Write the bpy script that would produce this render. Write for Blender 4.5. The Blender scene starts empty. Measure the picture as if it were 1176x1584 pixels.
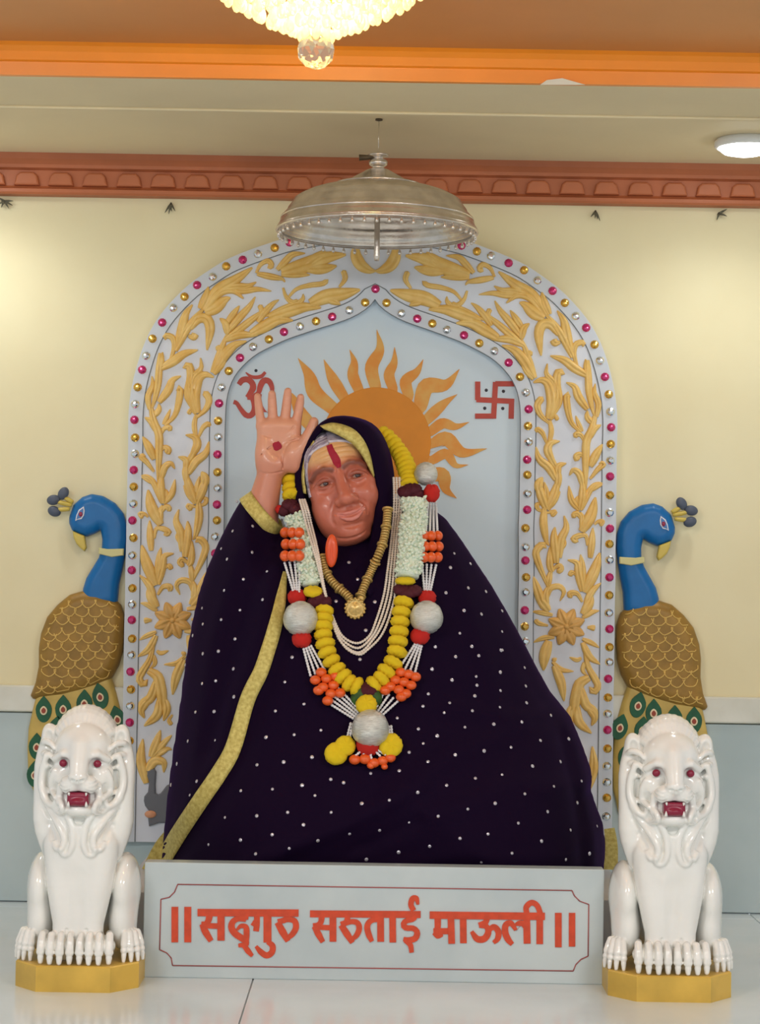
import bpy, bmesh, math, random
import numpy as np
from mathutils import Matrix, Vector, Euler
from mathutils.geometry import tessellate_polygon

random.seed(7)
rng = np.random.default_rng(7)
SC = bpy.context.scene
COL = SC.collection

# ------------------------------------------------------------------ camera
W_PX, H_PX, F_PX = 1176.0, 1584.0, 3200.0
CAM = np.array([0.0, -4.4, 0.6875])
PITCH = math.atan(108.0 / F_PX)
ROLL = 0.0165
ROT = Matrix.Rotation(math.pi / 2 + PITCH, 4, 'X') @ Matrix.Rotation(ROLL, 4, 'Z')
cam_data = bpy.data.cameras.new('camera')
cam = bpy.data.objects.new('camera', cam_data)
COL.objects.link(cam)
cam.matrix_world = Matrix.Translation(CAM) @ ROT
cam_data.sensor_fit = 'VERTICAL'
cam_data.sensor_height = 36.0
cam_data.lens = F_PX / H_PX * 36.0
cam_data.clip_start = 0.05
SC.camera = cam

# ------------------------------------------------------------------ world and hall light
SC.view_settings.view_transform = 'Standard'
SC.view_settings.look = 'None'
SC.view_settings.gamma = 1.0
SC.view_settings.use_curve_mapping = False
SC.view_settings.exposure = 0.1
world = bpy.data.worlds.new('hall_daylight')
SC.world = world
world.use_nodes = True
world.node_tree.nodes['Background'].inputs[0].default_value = (0.86, 0.94, 1.0, 1)
world.node_tree.nodes['Background'].inputs[1].default_value = 0.62

def area_light(name, loc, rot, sx, sy, power, color):
    d = bpy.data.lights.new(name, 'AREA')
    d.shape = 'RECTANGLE'; d.size = sx; d.size_y = sy
    d.energy = power; d.color = color
    o = bpy.data.objects.new(name, d); COL.objects.link(o)
    o.location = loc; o.rotation_euler = rot
    return o
# unseen fill lights added under the hall ceiling, over and behind the place the photograph was taken from
for k, (x, y) in enumerate(((-1.3, -3.0), (1.3, -3.0), (0.0, -4.9))):
    area_light('hall_fill_light', (x, y, 1.60), (math.radians(16), 0, 0), 0.9, 0.5, 39, (0.97, 0.99, 0.985))

# ------------------------------------------------------------------ pixel <-> place
R3 = np.array(ROT.to_3x3())
def P(px, py, y):
    """point on the vertical plane at depth coordinate y that shows at photo pixel px, py"""
    d = R3 @ np.array([(px - W_PX / 2) / F_PX, (H_PX / 2 - py) / F_PX, -1.0])
    t = (y - CAM[1]) / d[1]
    return CAM + t * d
def PZ(px, py, z):
    d = R3 @ np.array([(px - W_PX / 2) / F_PX, (H_PX / 2 - py) / F_PX, -1.0])
    t = (z - CAM[2]) / d[2]
    return CAM + t * d
def proj(p):
    q = R3.T @ (np.asarray(p) - CAM)
    return (W_PX / 2 - q[0] / q[2] * F_PX, H_PX / 2 + q[1] / q[2] * F_PX)
def px_size(y):
    return (y - CAM[1]) / F_PX
class Frame:
    """local photo-pixel frame on a vertical plane; w runs towards the hall, in the same unit"""
    def __init__(s, y0, mirror_x=None):
        s.y0 = y0; s.s = px_size(y0); s.mx = mirror_x
        o = P(588, 900, y0); a = P(688, 900, y0); b = P(588, 1000, y0)
        s.o = o; s.eu = (a - o) / 100; s.ev = (b - o) / 100
        s.eu[1] = 0; s.ev[1] = 0
        s.Mi = np.linalg.inv(np.array([[s.eu[0], s.ev[0]], [s.eu[2], s.ev[2]]]))
    def m(s, uvw):
        a = np.atleast_2d(np.asarray(uvw, float))
        w = a[:, 2] if a.shape[1] > 2 else np.zeros(len(a))
        p = s.o + (a[:, :1] - 588) * s.eu + (a[:, 1:2] - 900) * s.ev
        p[:, 1] = s.y0 - w * s.s
        if s.mx is not None:
            p[:, 0] = 2 * s.mx - p[:, 0]
        return p
    def inv(s, p):
        d = np.array([p[0] - s.o[0], p[2] - s.o[2]])
        r = s.Mi @ d
        return r[0] + 588, r[1] + 900, (s.y0 - p[1]) / s.s

# ------------------------------------------------------------------ materials
def lin(c):
    return tuple(((v / 255.0) / 12.92 if v <= 10.3 else ((v / 255.0 + 0.055) / 1.055) ** 2.4) for v in c) + (1.0,)
MATS = {}
def mat(name, rgb, rough=0.5, metal=0.0, var=0.0, vscale=30.0, bump=0.0, bscale=200.0, rgb2=None,
        coat=0.0, sheen=0.0, sheen_rgb=None, spec=0.5, trans=0.0, emit=None, emit_s=0.0, ior=1.45, stretch=None):
    if name in MATS:
        return MATS[name]
    m = bpy.data.materials.new(name); m.use_nodes = True
    nt = m.node_tree; b = nt.nodes['Principled BSDF']
    b.inputs['Base Color'].default_value = lin(rgb)
    b.inputs['Roughness'].default_value = rough
    b.inputs['Metallic'].default_value = metal
    b.inputs['Specular IOR Level'].default_value = spec
    b.inputs['Coat Weight'].default_value = coat
    b.inputs['Coat Roughness'].default_value = 0.08
    b.inputs['IOR'].default_value = ior
    b.inputs['Transmission Weight'].default_value = trans
    if sheen:
        b.inputs['Sheen Weight'].default_value = sheen
        b.inputs['Sheen Roughness'].default_value = 0.35
        b.inputs['Sheen Tint'].default_value = lin(sheen_rgb)
    if emit:
        b.inputs['Emission Color'].default_value = lin(emit)
        b.inputs['Emission Strength'].default_value = emit_s
    if var or bump:
        tc = nt.nodes.new('ShaderNodeTexCoord')
        vec = tc.outputs['Object']
        if stretch:
            mp = nt.nodes.new('ShaderNodeMapping'); mp.inputs['Scale'].default_value = stretch
            nt.links.new(vec, mp.inputs['Vector']); vec = mp.outputs['Vector']
    if var:
        n = nt.nodes.new('ShaderNodeTexNoise'); n.inputs['Scale'].default_value = vscale
        n.inputs['Detail'].default_value = 5.0
        nt.links.new(vec, n.inputs['Vector'])
        r = nt.nodes.new('ShaderNodeValToRGB')
        c2 = rgb2 if rgb2 else tuple(max(0, v * (1 - var)) for v in rgb)
        r.color_ramp.elements[0].position = 0.35; r.color_ramp.elements[0].color = lin(c2)
        r.color_ramp.elements[1].position = 0.65; r.color_ramp.elements[1].color = lin(rgb)
        nt.links.new(n.outputs['Fac'], r.inputs['Fac'])
        nt.links.new(r.outputs['Color'], b.inputs['Base Color'])
    if bump:
        n2 = nt.nodes.new('ShaderNodeTexNoise'); n2.inputs['Scale'].default_value = bscale
        n2.inputs['Detail'].default_value = 4.0
        nt.links.new(vec, n2.inputs['Vector'])
        bp = nt.nodes.new('ShaderNodeBump'); bp.inputs['Strength'].default_value = bump
        bp.inputs['Distance'].default_value = 0.004
        nt.links.new(n2.outputs['Fac'], bp.inputs['Height'])
        nt.links.new(bp.outputs['Normal'], b.inputs['Normal'])
    MATS[name] = m
    return m

# ------------------------------------------------------------------ object helpers
WL = {}
def base(o):
    return WL.get(o.name, np.zeros(3)) if o is not None else np.zeros(3)
def tag(o, label=None, cat=None, group=None, kind=None):
    if label: o['label'] = label
    if cat: o['category'] = cat
    if group: o['group'] = group
    if kind: o['kind'] = kind
    return o
def thing(name, loc, label, cat, group=None):
    o = bpy.data.objects.new(name, None); COL.objects.link(o)
    o.empty_display_size = 0.05
    o.location = loc; WL[o.name] = np.array(loc, float)
    return tag(o, label, cat, group)
def mesh_data(name, v, f, m, smooth=True):
    me = bpy.data.meshes.new(name)
    me.from_pydata([tuple(map(float, p)) for p in v], [], [tuple(map(int, q)) for q in f])
    if smooth and len(me.polygons):
        me.polygons.foreach_set('use_smooth', [True] * len(me.polygons))
    if m is not None: me.materials.append(m)
    me.update()
    return me
def make(name, v, f, m, parent=None, smooth=True, label=None, loc=None, flip=False):
    """mesh object from world-space vertices"""
    v = np.asarray(v, float)
    if flip: f = [tuple(reversed(q)) for q in f]
    pb = base(parent)
    org = np.array(loc, float) if loc is not None else (pb if parent is not None else np.zeros(3))
    me = mesh_data(name, v - org, f, m, smooth)
    o = bpy.data.objects.new(name, me); COL.objects.link(o)
    o.parent = parent
    o.location = org - pb
    WL[o.name] = org
    if label: o['label'] = label
    return o
def inst(name, me, parent, loc, rot=None, scale=None, label=None):
    o = bpy.data.objects.new(name, me); COL.objects.link(o)
    o.parent = parent
    o.location = np.asarray(loc, float) - base(parent)
    WL[o.name] = np.asarray(loc, float)
    if rot is not None: o.rotation_euler = rot if isinstance(rot, (tuple, list, Euler)) else rot.to_euler()
    if scale is not None: o.scale = scale if isinstance(scale, (tuple, list)) else (scale,) * 3
    if label: o['label'] = label
    return o
def structure(o):
    o['kind'] = 'structure'; return o
class Acc:
    """collects pieces of one mesh"""
    def __init__(s): s.v = []; s.f = []; s.n = 0
    def add(s, vf):
        v, f = vf
        s.v.append(np.asarray(v, float)); s.f += [tuple(i + s.n for i in q) for q in f]; s.n += len(v)
        return s
    def get(s): return np.concatenate(s.v), s.f
def box(x0, x1, y0, y1, z0, z1, bev=0.0):
    if bev <= 0:
        v = [(x, y, z) for x in (x0, x1) for y in (y0, y1) for z in (z0, z1)]
        f = [(0, 1, 3, 2), (4, 6, 7, 5), (0, 4, 5, 1), (2, 3, 7, 6), (0, 2, 6, 4), (1, 5, 7, 3)]
        return np.array(v, float), f
    bm = bmesh.new()
    bmesh.ops.create_cube(bm, size=1.0)
    for q in bm.verts:
        q.co = Vector(((x0 + x1) / 2 + q.co.x * (x1 - x0), (y0 + y1) / 2 + q.co.y * (y1 - y0), (z0 + z1) / 2 + q.co.z * (z1 - z0)))
    bmesh.ops.bevel(bm, geom=list(bm.edges), offset=bev, segments=2, affect='EDGES', profile=0.5)
    bm.verts.index_update()
    v = np.array([q.co[:] for q in bm.verts]); f = [tuple(q.index for q in p.verts) for p in bm.faces]
    bm.free()
    return v, f
def ball(c, r, nu=16, nv=10):
    r = np.array(r if hasattr(r, '__len__') else (r, r, r), float)
    v = [(0, 0, 1)]
    for i in range(1, nv):
        t = math.pi * i / nv
        for j in range(nu):
            a = 2 * math.pi * j / nu
            v.append((math.sin(t) * math.cos(a), math.sin(t) * math.sin(a), math.cos(t)))
    v.append((0, 0, -1)); f = []
    for j in range(nu): f.append((0, 1 + j, 1 + (j + 1) % nu))
    for i in range(nv - 2):
        for j in range(nu):
            a = 1 + i * nu + j; b = 1 + i * nu + (j + 1) % nu
            f.append((a, a + nu, b + nu, b))
    e = len(v) - 1; k = 1 + (nv - 2) * nu
    for j in range(nu): f.append((e, k + (j + 1) % nu, k + j))
    return np.array(v) * r + np.asarray(c, float), f
def catmull(pts, n):
    p = np.asarray(pts, float)
    if len(p) == 2:
        t = np.linspace(0, 1, n)[:, None]
        return p[0] * (1 - t) + p[1] * t
    q = np.vstack([2 * p[0] - p[1], p, 2 * p[-1] - p[-2]])
    L = np.concatenate([[0], np.cumsum(np.linalg.norm(np.diff(p, axis=0), axis=1))])
    out = []
    for d in np.linspace(0, L[-1], n):
        i = min(max(np.searchsorted(L, d, side='right') - 1, 0), len(p) - 2)
        t = (d - L[i]) / max(L[i + 1] - L[i], 1e-9)
        a, b, c, e = q[i], q[i + 1], q[i + 2], q[i + 3]
        out.append(0.5 * ((2 * b) + (-a + c) * t + (2 * a - 5 * b + 4 * c - e) * t * t + (-a + 3 * b - 3 * c + e) * t ** 3))
    return np.array(out)
def tube(path, rad, nseg=8, closed=False, caps=True):
    p = np.asarray(path, float); n = len(p)
    r = np.full(n, rad, float) if np.isscalar(rad) else np.asarray(rad, float)
    if closed:
        tg = np.roll(p, -1, 0) - np.roll(p, 1, 0)
    else:
        tg = np.gradient(p, axis=0)
    tg /= np.maximum(np.linalg.norm(tg, axis=1), 1e-9)[:, None]
    up = np.array([0.0, -1.0, 0.12]); up /= np.linalg.norm(up)
    v = []; f = []
    nrm = None
    for i in range(n):
        if nrm is None:
            nrm = up - tg[i] * (up @ tg[i])
            if np.linalg.norm(nrm) < 1e-3: nrm = np.array([1.0, 0, 0]) - tg[i] * tg[i][0]
        else:
            nrm = nrm - tg[i] * (nrm @ tg[i])
        nrm /= max(np.linalg.norm(nrm), 1e-9)
        bn = np.cross(tg[i], nrm)
        for k in range(nseg):
            a = 2 * math.pi * k / nseg
            v.append(p[i] + r[i] * (math.cos(a) * nrm + math.sin(a) * bn))
    m = n if closed else n - 1
    for i in range(m):
        for k in range(nseg):
            a = i * nseg + k; b = i * nseg + (k + 1) % nseg
            c = ((i + 1) % n) * nseg + (k + 1) % nseg; d = ((i + 1) % n) * nseg + k
            f.append((a, b, c, d))
    if caps and not closed:
        f.append(tuple(reversed(range(nseg)))); f.append(tuple(range((n - 1) * nseg, n * nseg)))
    return np.array(v), f
def lathe(profile, c, n=48, axis='z'):
    v = []; f = []; m = len(profile)
    for i in range(n):
        a = 2 * math.pi * i / n
        for (r, h) in profile:
            if axis == 'z': v.append((c[0] + r * math.cos(a), c[1] + r * math.sin(a), c[2] + h))
            else: v.append((c[0] + r * math.cos(a), c[1] - h, c[2] + r * math.sin(a)))
    for i in range(n):
        for j in range(m - 1):
            a = i * m + j; b = ((i + 1) % n) * m + j
            f.append((a, b, b + 1, a + 1) if axis == 'z' else (a, a + 1, b + 1, b))
    return np.array(v), f
def offset_poly(p, d):
    """inset a 2-D polygon (any winding) by d"""
    p = np.asarray(p, float)
    area = 0.5 * np.sum(p[:, 0] * np.roll(p[:, 1], -1) - np.roll(p[:, 0], -1) * p[:, 1])
    sgn = 1.0 if area > 0 else -1.0
    e = np.roll(p, -1, 0) - p
    e /= np.maximum(np.linalg.norm(e, axis=1), 1e-12)[:, None]
    n = np.stack([-e[:, 1], e[:, 0]], 1) * sgn
    m = n + np.roll(n, 1, 0)
    l = np.maximum(np.sum(m * m, axis=1), 0.5)[:, None]
    return p + m / l * 2 * d
def relief(poly, y_back, y_front, bev=0.0):
    """raised shape: poly is (X, Z) in the wall plane"""
    p = np.asarray(poly, float); n = len(p)
    area = 0.5 * np.sum(p[:, 0] * np.roll(p[:, 1], -1) - np.roll(p[:, 0], -1) * p[:, 1])
    if area < 0: p = p[::-1]
    rings = [(p, y_back)]
    if bev > 0:
        rings += [(p, y_front + bev), (offset_poly(p, bev * 0.35), y_front + bev * 0.3), (offset_poly(p, bev), y_front)]
    else:
        rings += [(p, y_front)]
    v = []
    for q, y in rings: v += [(a[0], y, a[1]) for a in q]
    f = []
    for r in range(len(rings) - 1):
        for i in range(n):
            j = (i + 1) % n
            f.append((r * n + i, r * n + j, (r + 1) * n + j, (r + 1) * n + i))
    top = rings[-1][0]; o = (len(rings) - 1) * n
    for t in tessellate_polygon([[Vector((a[0], a[1], 0)) for a in top]]):
        t = list(t)
        a, b, c = (top[i] for i in t)
        if (b[0] - a[0]) * (c[1] - a[1]) - (b[1] - a[1]) * (c[0] - a[0]) < 0: t.reverse()
        f.append(tuple(o + i for i in t))
    return np.array(v), f
def ribbon_poly(pts, width, n=24, cap=0.0, smooth=True):
    """2-D polygon of a brush stroke"""
    p = catmull(pts, n) if smooth and len(pts) > 2 else np.asarray(pts, float)
    t = np.gradient(p, axis=0); t /= np.maximum(np.linalg.norm(t, axis=1), 1e-9)[:, None]
    nn = np.stack([-t[:, 1], t[:, 0]], 1)
    w = np.full(len(p), width / 2.0) if np.isscalar(width) else np.interp(np.linspace(0, 1, len(p)), np.linspace(0, 1, len(width)), width) / 2
    return np.vstack([p + nn * w[:, None], (p - nn * w[:, None])[::-1]])

# ------------------------------------------------------------------ sculpting by distance fields
def surface_nets(V, org, h):
    s = V < 0
    nx, ny, nz = V.shape
    c = np.zeros((nx - 1, ny - 1, nz - 1), np.int8)
    for i in (0, 1):
        for j in (0, 1):
            for k in (0, 1):
                c += s[i:nx - 1 + i, j:ny - 1 + j, k:nz - 1 + k]
    act = (c > 0) & (c < 8)
    ijk = np.argwhere(act)
    idx = np.full(act.shape, -1, np.int64); idx[act] = np.arange(len(ijk))
    cor = [(i, j, k) for i in (0, 1) for j in (0, 1) for k in (0, 1)]
    vals = [V[ijk[:, 0] + a, ijk[:, 1] + b, ijk[:, 2] + d] for a, b, d in cor]
    acc = np.zeros((len(ijk), 3)); cnt = np.zeros(len(ijk))
    for a in range(8):
        for b in range(a + 1, 8):
            if sum(abs(cor[a][q] - cor[b][q]) for q in range(3)) != 1: continue
            va, vb = vals[a], vals[b]
            m = (va < 0) != (vb < 0)
            t = np.where(m, va / np.where(m, va - vb, 1), 0)
            pt = np.array(cor[a], float) + t[:, None] * (np.array(cor[b], float) - np.array(cor[a], float))
            acc += np.where(m[:, None], pt, 0); cnt += m
    v = (ijk + acc / cnt[:, None]) * h + np.asarray(org)
    F = []
    D = s[:-1, 1:-1, 1:-1] != s[1:, 1:-1, 1:-1]
    e = np.argwhere(D); i, j, k = e[:, 0], e[:, 1] + 1, e[:, 2] + 1
    q = np.stack([idx[i, j - 1, k - 1], idx[i, j, k - 1], idx[i, j, k], idx[i, j - 1, k]], 1)
    fl = ~s[i, j, k]; q[fl] = q[fl][:, ::-1]; F.append(q)
    D = s[1:-1, :-1, 1:-1] != s[1:-1, 1:, 1:-1]
    e = np.argwhere(D); i, j, k = e[:, 0] + 1, e[:, 1], e[:, 2] + 1
    q = np.stack([idx[i - 1, j, k - 1], idx[i - 1, j, k], idx[i, j, k], idx[i, j, k - 1]], 1)
    fl = ~s[i, j, k]; q[fl] = q[fl][:, ::-1]; F.append(q)
    D = s[1:-1, 1:-1, :-1] != s[1:-1, 1:-1, 1:]
    e = np.argwhere(D); i, j, k = e[:, 0] + 1, e[:, 1] + 1, e[:, 2]
    q = np.stack([idx[i - 1, j - 1, k], idx[i, j - 1, k], idx[i, j, k], idx[i - 1, j, k]], 1)
    fl = ~s[i, j, k]; q[fl] = q[fl][:, ::-1]; F.append(q)
    return v, np.concatenate(F)
class Sculpt:
    def __init__(s, lo, hi, h):
        s.lo = np.array(lo, float); s.h = h
        n = np.ceil((np.array(hi, float) - s.lo) / h).astype(int) + 1
        s.ax = [(s.lo[i] + h * np.arange(n[i])).astype(np.float32) for i in range(3)]
        s.V = np.full(tuple(n), 1e3, np.float32)
    def _win(s, lo, hi, m):
        sl = []
        for i in range(3):
            a = max(0, int(math.floor((lo[i] - m - s.lo[i]) / s.h))); b = min(len(s.ax[i]), int(math.ceil((hi[i] + m - s.lo[i]) / s.h)) + 1)
            if a >= b: return None
            sl.append(slice(a, b))
        return tuple(sl)
    def _mix(s, sl, d, k, sub):
        A = s.V[sl]
        if not sub:
            if k <= 0: s.V[sl] = np.minimum(A, d); return
            h = np.clip(0.5 + 0.5 * (A - d) / k, 0, 1)
            s.V[sl] = A * (1 - h) + d * h - k * h * (1 - h)
        else:
            if k <= 0: s.V[sl] = np.maximum(A, -d); return
            h = np.clip(0.5 - 0.5 * (A + d) / k, 0, 1)
            s.V[sl] = A * (1 - h) - d * h + k * h * (1 - h)
    def grid(s, sl):
        return s.ax[0][sl[0]][:, None, None], s.ax[1][sl[1]][None, :, None], s.ax[2][sl[2]][None, None, :]
    def ell(s, c, r, k=6.0, sub=False, rz=0.0):
        """ellipsoid; rz turns it in the a-b plane (degrees)"""
        R = max(r[0], r[1]) if rz else 0
        ext = np.array([R or r[0], R or r[1], r[2]])
        sl = s._win(np.array(c) - ext, np.array(c) + ext, k + 4 * s.h)
        if sl is None: return
        x, y, z = s.grid(sl); x = x - c[0]; y = y - c[1]; z = z - c[2]
        if rz:
            ca, sa = math.cos(math.radians(rz)), math.sin(math.radians(rz))
            x, y = x * ca + y * sa, -x * sa + y * ca
        k0 = np.sqrt((x / r[0]) ** 2 + (y / r[1]) ** 2 + (z / r[2]) ** 2)
        k1 = np.sqrt((x / r[0] ** 2) ** 2 + (y / r[1] ** 2) ** 2 + (z / r[2] ** 2) ** 2)
        s._mix(sl, (k0 * (k0 - 1) / np.maximum(k1, 1e-6)).astype(np.float32), k, sub)
    def chain(s, pts, rad, k=5.0, sub=False, n=None):
        p = catmull(pts, n) if n else np.asarray(pts, float)
        r = [rad] * len(p) if np.isscalar(rad) else list(np.interp(np.linspace(0, 1, len(p)), np.linspace(0, 1, len(rad)), rad))
        rm = max(r)
        sl = s._win(p.min(0) - rm, p.max(0) + rm, k + 4 * s.h)
        if sl is None: return
        x, y, z = s.grid(sl); D = None
        for i in range(len(p) - 1):
            a, b = p[i], p[i + 1]; ab = b - a; L = max(float(ab @ ab), 1e-9)
            t = np.clip(((x - a[0]) * ab[0] + (y - a[1]) * ab[1] + (z - a[2]) * ab[2]) / L, 0, 1)
            d = np.sqrt((x - a[0] - t * ab[0]) ** 2 + (y - a[1] - t * ab[1]) ** 2 + (z - a[2] - t * ab[2]) ** 2) - (r[i] + t * (r[i + 1] - r[i]))
            D = d if D is None else np.minimum(D, d)
        s._mix(sl, D.astype(np.float32), k, sub)
    def boxx(s, c, hs, rd=3.0, k=3.0, sub=False):
        sl = s._win(np.array(c) - hs, np.array(c) + hs, k + 4 * s.h)
        if sl is None: return
        x, y, z = s.grid(sl)
        qx = np.abs(x - c[0]) - hs[0] + rd; qy = np.abs(y - c[1]) - hs[1] + rd; qz = np.abs(z - c[2]) - hs[2] + rd
        d = np.sqrt(np.maximum(qx, 0) ** 2 + np.maximum(qy, 0) ** 2 + np.maximum(qz, 0) ** 2) + np.minimum(np.maximum(np.maximum(qx, qy), qz), 0) - rd
        s._mix(sl, d.astype(np.float32), k, sub)
    def front(s, a, b):
        i = int(round((a - s.lo[0]) / s.h)); j = int(round((b - s.lo[1]) / s.h))
        i = min(max(i, 0), s.V.shape[0] - 1); j = min(max(j, 0), s.V.shape[1] - 1)
        k = np.nonzero(s.V[i, j] < 0)[0]
        if not len(k): return None
        k = k[-1]
        if k + 1 >= s.V.shape[2]: return float(s.ax[2][k])
        va, vb = s.V[i, j, k], s.V[i, j, k + 1]
        return float(s.ax[2][k] + s.h * va / (va - vb))
    def mesh(s):
        return surface_nets(s.V, s.lo, s.h)
def poly_sdf(poly, U, V):
    """signed distance, positive inside"""
    p = np.asarray(poly, float); d = np.full(U.shape, 1e18); ins = np.zeros(U.shape, bool)
    for i in range(len(p)):
        a, b = p[i], p[(i + 1) % len(p)]
        e = b - a; L = max(e @ e, 1e-12)
        t = np.clip(((U - a[0]) * e[0] + (V - a[1]) * e[1]) / L, 0, 1)
        d = np.minimum(d, (U - a[0] - t * e[0]) ** 2 + (V - a[1] - t * e[1]) ** 2)
        c = (a[1] > V) != (b[1] > V)
        with np.errstate(divide='ignore', invalid='ignore'):
            xi = (b[0] - a[0]) * (V - a[1]) / (b[1] - a[1] if b[1] != a[1] else 1e-12) + a[0]
        ins ^= c & (U < xi)
    return np.where(ins, 1, -1) * np.sqrt(d)
def inflate(poly, R, H, step, extra=None, back=0.0):
    """pillow-like relief over a silhouette, flat at the back (w = 0)"""
    p = np.asarray(poly, float)
    u = np.arange(p[:, 0].min() - 3 * step, p[:, 0].max() + 3 * step, step)
    v = np.arange(p[:, 1].min() - 3 * step, p[:, 1].max() + 3 * step, step)
    w = np.arange(-back - 2 * step, H * 1.15 + 3 * step, step)
    U, Vv = np.meshgrid(u, v, indexing='ij')
    d = poly_sdf(p, U, Vv)
    t = np.minimum(d / R, 1.0)
    Hm = H * np.ones_like(U) if extra is None else H * extra(U, Vv)
    F = (np.sqrt((1 - t)[:, :, None] ** 2 + (np.maximum(w, 0)[None, None, :] / Hm[:, :, None]) ** 2) - 1) * R
    F = np.maximum(F, -w[None, None, :] - back)
    return surface_nets(F.astype(np.float32), (u[0], v[0], w[0]), step)
def orient(v, f):
    v = np.asarray(v, float); vol = 0.0
    f = [tuple(int(i) for i in q) for q in f]
    c = v.mean(0)
    for q in f[::max(1, len(f) // 20000)]:
        a, b, d = v[q[0]] - c, v[q[1]] - c, v[q[2]] - c
        vol += a @ np.cross(b, d)
    return (v, f) if vol >= 0 else (v, [tuple(reversed(q)) for q in f])

# ------------------------------------------------------------------ the room
M_wall = mat('cream_wall_paint', (232, 222, 182), 0.55, var=0.05, vscale=3.0, rgb2=(226, 214, 172), bump=0.05, bscale=60)
M_ceil = mat('niche_ceiling_paint', (230, 212, 174), 0.7, var=0.04, vscale=2.5)
M_marble = mat('grey_white_marble', (196, 206, 206), 0.22, var=0.1, vscale=5.0, rgb2=(180, 192, 194), coat=0.2)
M_dado = mat('dado_marble', (186, 200, 200), 0.25, var=0.1, vscale=3.5, rgb2=(170, 186, 187))
M_ledge = mat('ledge_marble', (222, 222, 210), 0.3, var=0.08, vscale=9.0, rgb2=(205, 204, 188))
M_floor = mat('white_floor_tile', (222, 232, 235), 0.16, var=0.06, vscale=4.0, rgb2=(210, 223, 227))
M_joint = mat('floor_joint', (150, 158, 160), 0.6)
M_orange = mat('orange_ceiling_paint', (206, 134, 74), 0.45, var=0.05, vscale=3)
M_trim = mat('bright_orange_trim_paint', (240, 142, 36), 0.35, var=0.05, vscale=6)
M_corn = mat('terracotta_cornice_paint', (188, 108, 68), 0.5, var=0.08, vscale=8)
Z_CEIL = P(588, 252, 0.0)[2]
LX, RX = -2.0, 2.0
z_ledge_t = P(60, 1060, 0)[2]; z_ledge_b = P(60, 1102, 0)[2]
structure(make('wall_back', *box(LX, RX, 0.0, 0.12, 0.0, Z_CEIL + 0.1), M_wall, smooth=False, label='cream painted back wall of the shrine'))
# marble dado: slabs, hung on the wall below the ledge
dado = structure(make('trim_1', *box(LX, RX, -0.002, 0.0, 0.0, z_ledge_b), M_joint, smooth=False, label='grey marble dado along the foot of the back wall'))
for x0, x1 in ((-2.0, -1.215), (-1.21, -0.42), (-0.415, 0.415), (0.42, 1.21), (1.215, 2.0)):
    make('slab', *box(x0, x1, -0.009, -0.0022, 0.002, z_ledge_b - 0.001, 0.0015), M_dado, dado, smooth=False)
structure(make('trim_2', *box(LX, RX, -0.015, 0.0, z_ledge_b + 0.002, z_ledge_t, 0.004), M_ledge, smooth=False, label='pale marble ledge capping the grey dado'))
# cornice
zc0 = P(588, 313, 0)[2]
def extrude_profile(prof, x0, x1):
    n = len(prof); v = [(x, y, z) for x in (x0, x1) for (y, z) in prof]; f = []
    for i in range(n - 1): f.append((i, i + 1, n + i + 1, n + i))
    f.append(tuple(range(n))); f.append(tuple(reversed(range(n, 2 * n))))
    return orient(np.array(v), f)
hC = Z_CEIL - zc0
prof = [(0, zc0), (-0.030, zc0), (-0.034, zc0 + 0.004), (-0.034, zc0 + 0.011), (-0.026, zc0 + 0.015), (-0.022, zc0 + 0.019), (-0.022, zc0 + hC * 0.62),
        (-0.034, zc0 + hC * 0.66), (-0.036, zc0 + hC * 0.74), (-0.046, zc0 + hC * 0.86), (-0.052, Z_CEIL), (0, Z_CEIL)]
corn = structure(make('trim_3', *extrude_profile(prof, LX, RX), M_corn, smooth=False, label='carved terracotta cornice under the niche ceiling'))
lug_w = 0.050
v_, f_ = relief([(-0.027, 0.019), (0.027, 0.019), (0.022, 0.040), (0.014, 0.047), (-0.014, 0.047), (-0.022, 0.040)], -0.0215, -0.034, 0.004)
lug = mesh_data('carved_lug', v_, f_, M_corn, False)
for k in range(-27, 28):
    inst('carved_lug', lug, corn, (0.035 + k * 0.0725, 0, zc0))
# niche ceiling, beam soffit, orange fascia and hall ceiling
y_beam = PZ(588, 164, Z_CEIL)[1]; y_front = PZ(588, 124, Z_CEIL - 0.012)[1]
structure(make('ceiling', *box(LX, RX, y_beam, 0.1, Z_CEIL, Z_CEIL + 0.08), M_ceil, smooth=False, label='beige ceiling of the shrine niche'))
structure(make('trim_4', *box(LX, RX, y_front + 0.012, y_beam, Z_CEIL - 0.012, Z_CEIL + 0.08), M_ceil, smooth=False, label='beige beam along the front of the niche ceiling'))
z0 = Z_CEIL - 0.012
structure(make('trim_6', *box(LX, RX, y_beam - 0.010, y_beam + 0.003, Z_CEIL - 0.017, Z_CEIL - 0.0115, 0.002), M_ceil, smooth=False, label='thin pale bead along the beam under the niche ceiling'))
fas = [(y_front + 0.0125, z0 - 0.001), (y_front, z0 - 0.001), (y_front - 0.002, z0 + 0.022), (y_front - 0.009, z0 + 0.024), (y_front - 0.010, z0 + 0.027),
       (y_front - 0.014, z0 + 0.038), (y_front - 0.024, z0 + 0.046), (y_front - 0.036, z0 + 0.050), (y_front + 0.0125, z0 + 0.050)]
structure(make('trim_5', *extrude_profile(fas, LX, RX), M_trim, smooth=False, label='bright orange moulding between the hall ceiling and the niche'))
Z_HALL = z0 + 0.050
structure(make('ceiling_hall', *box(-3.0, 3.0, -6.5, y_front - 0.02, Z_HALL, Z_HALL + 0.06), M_orange, smooth=False, label='orange painted hall ceiling'))
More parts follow.
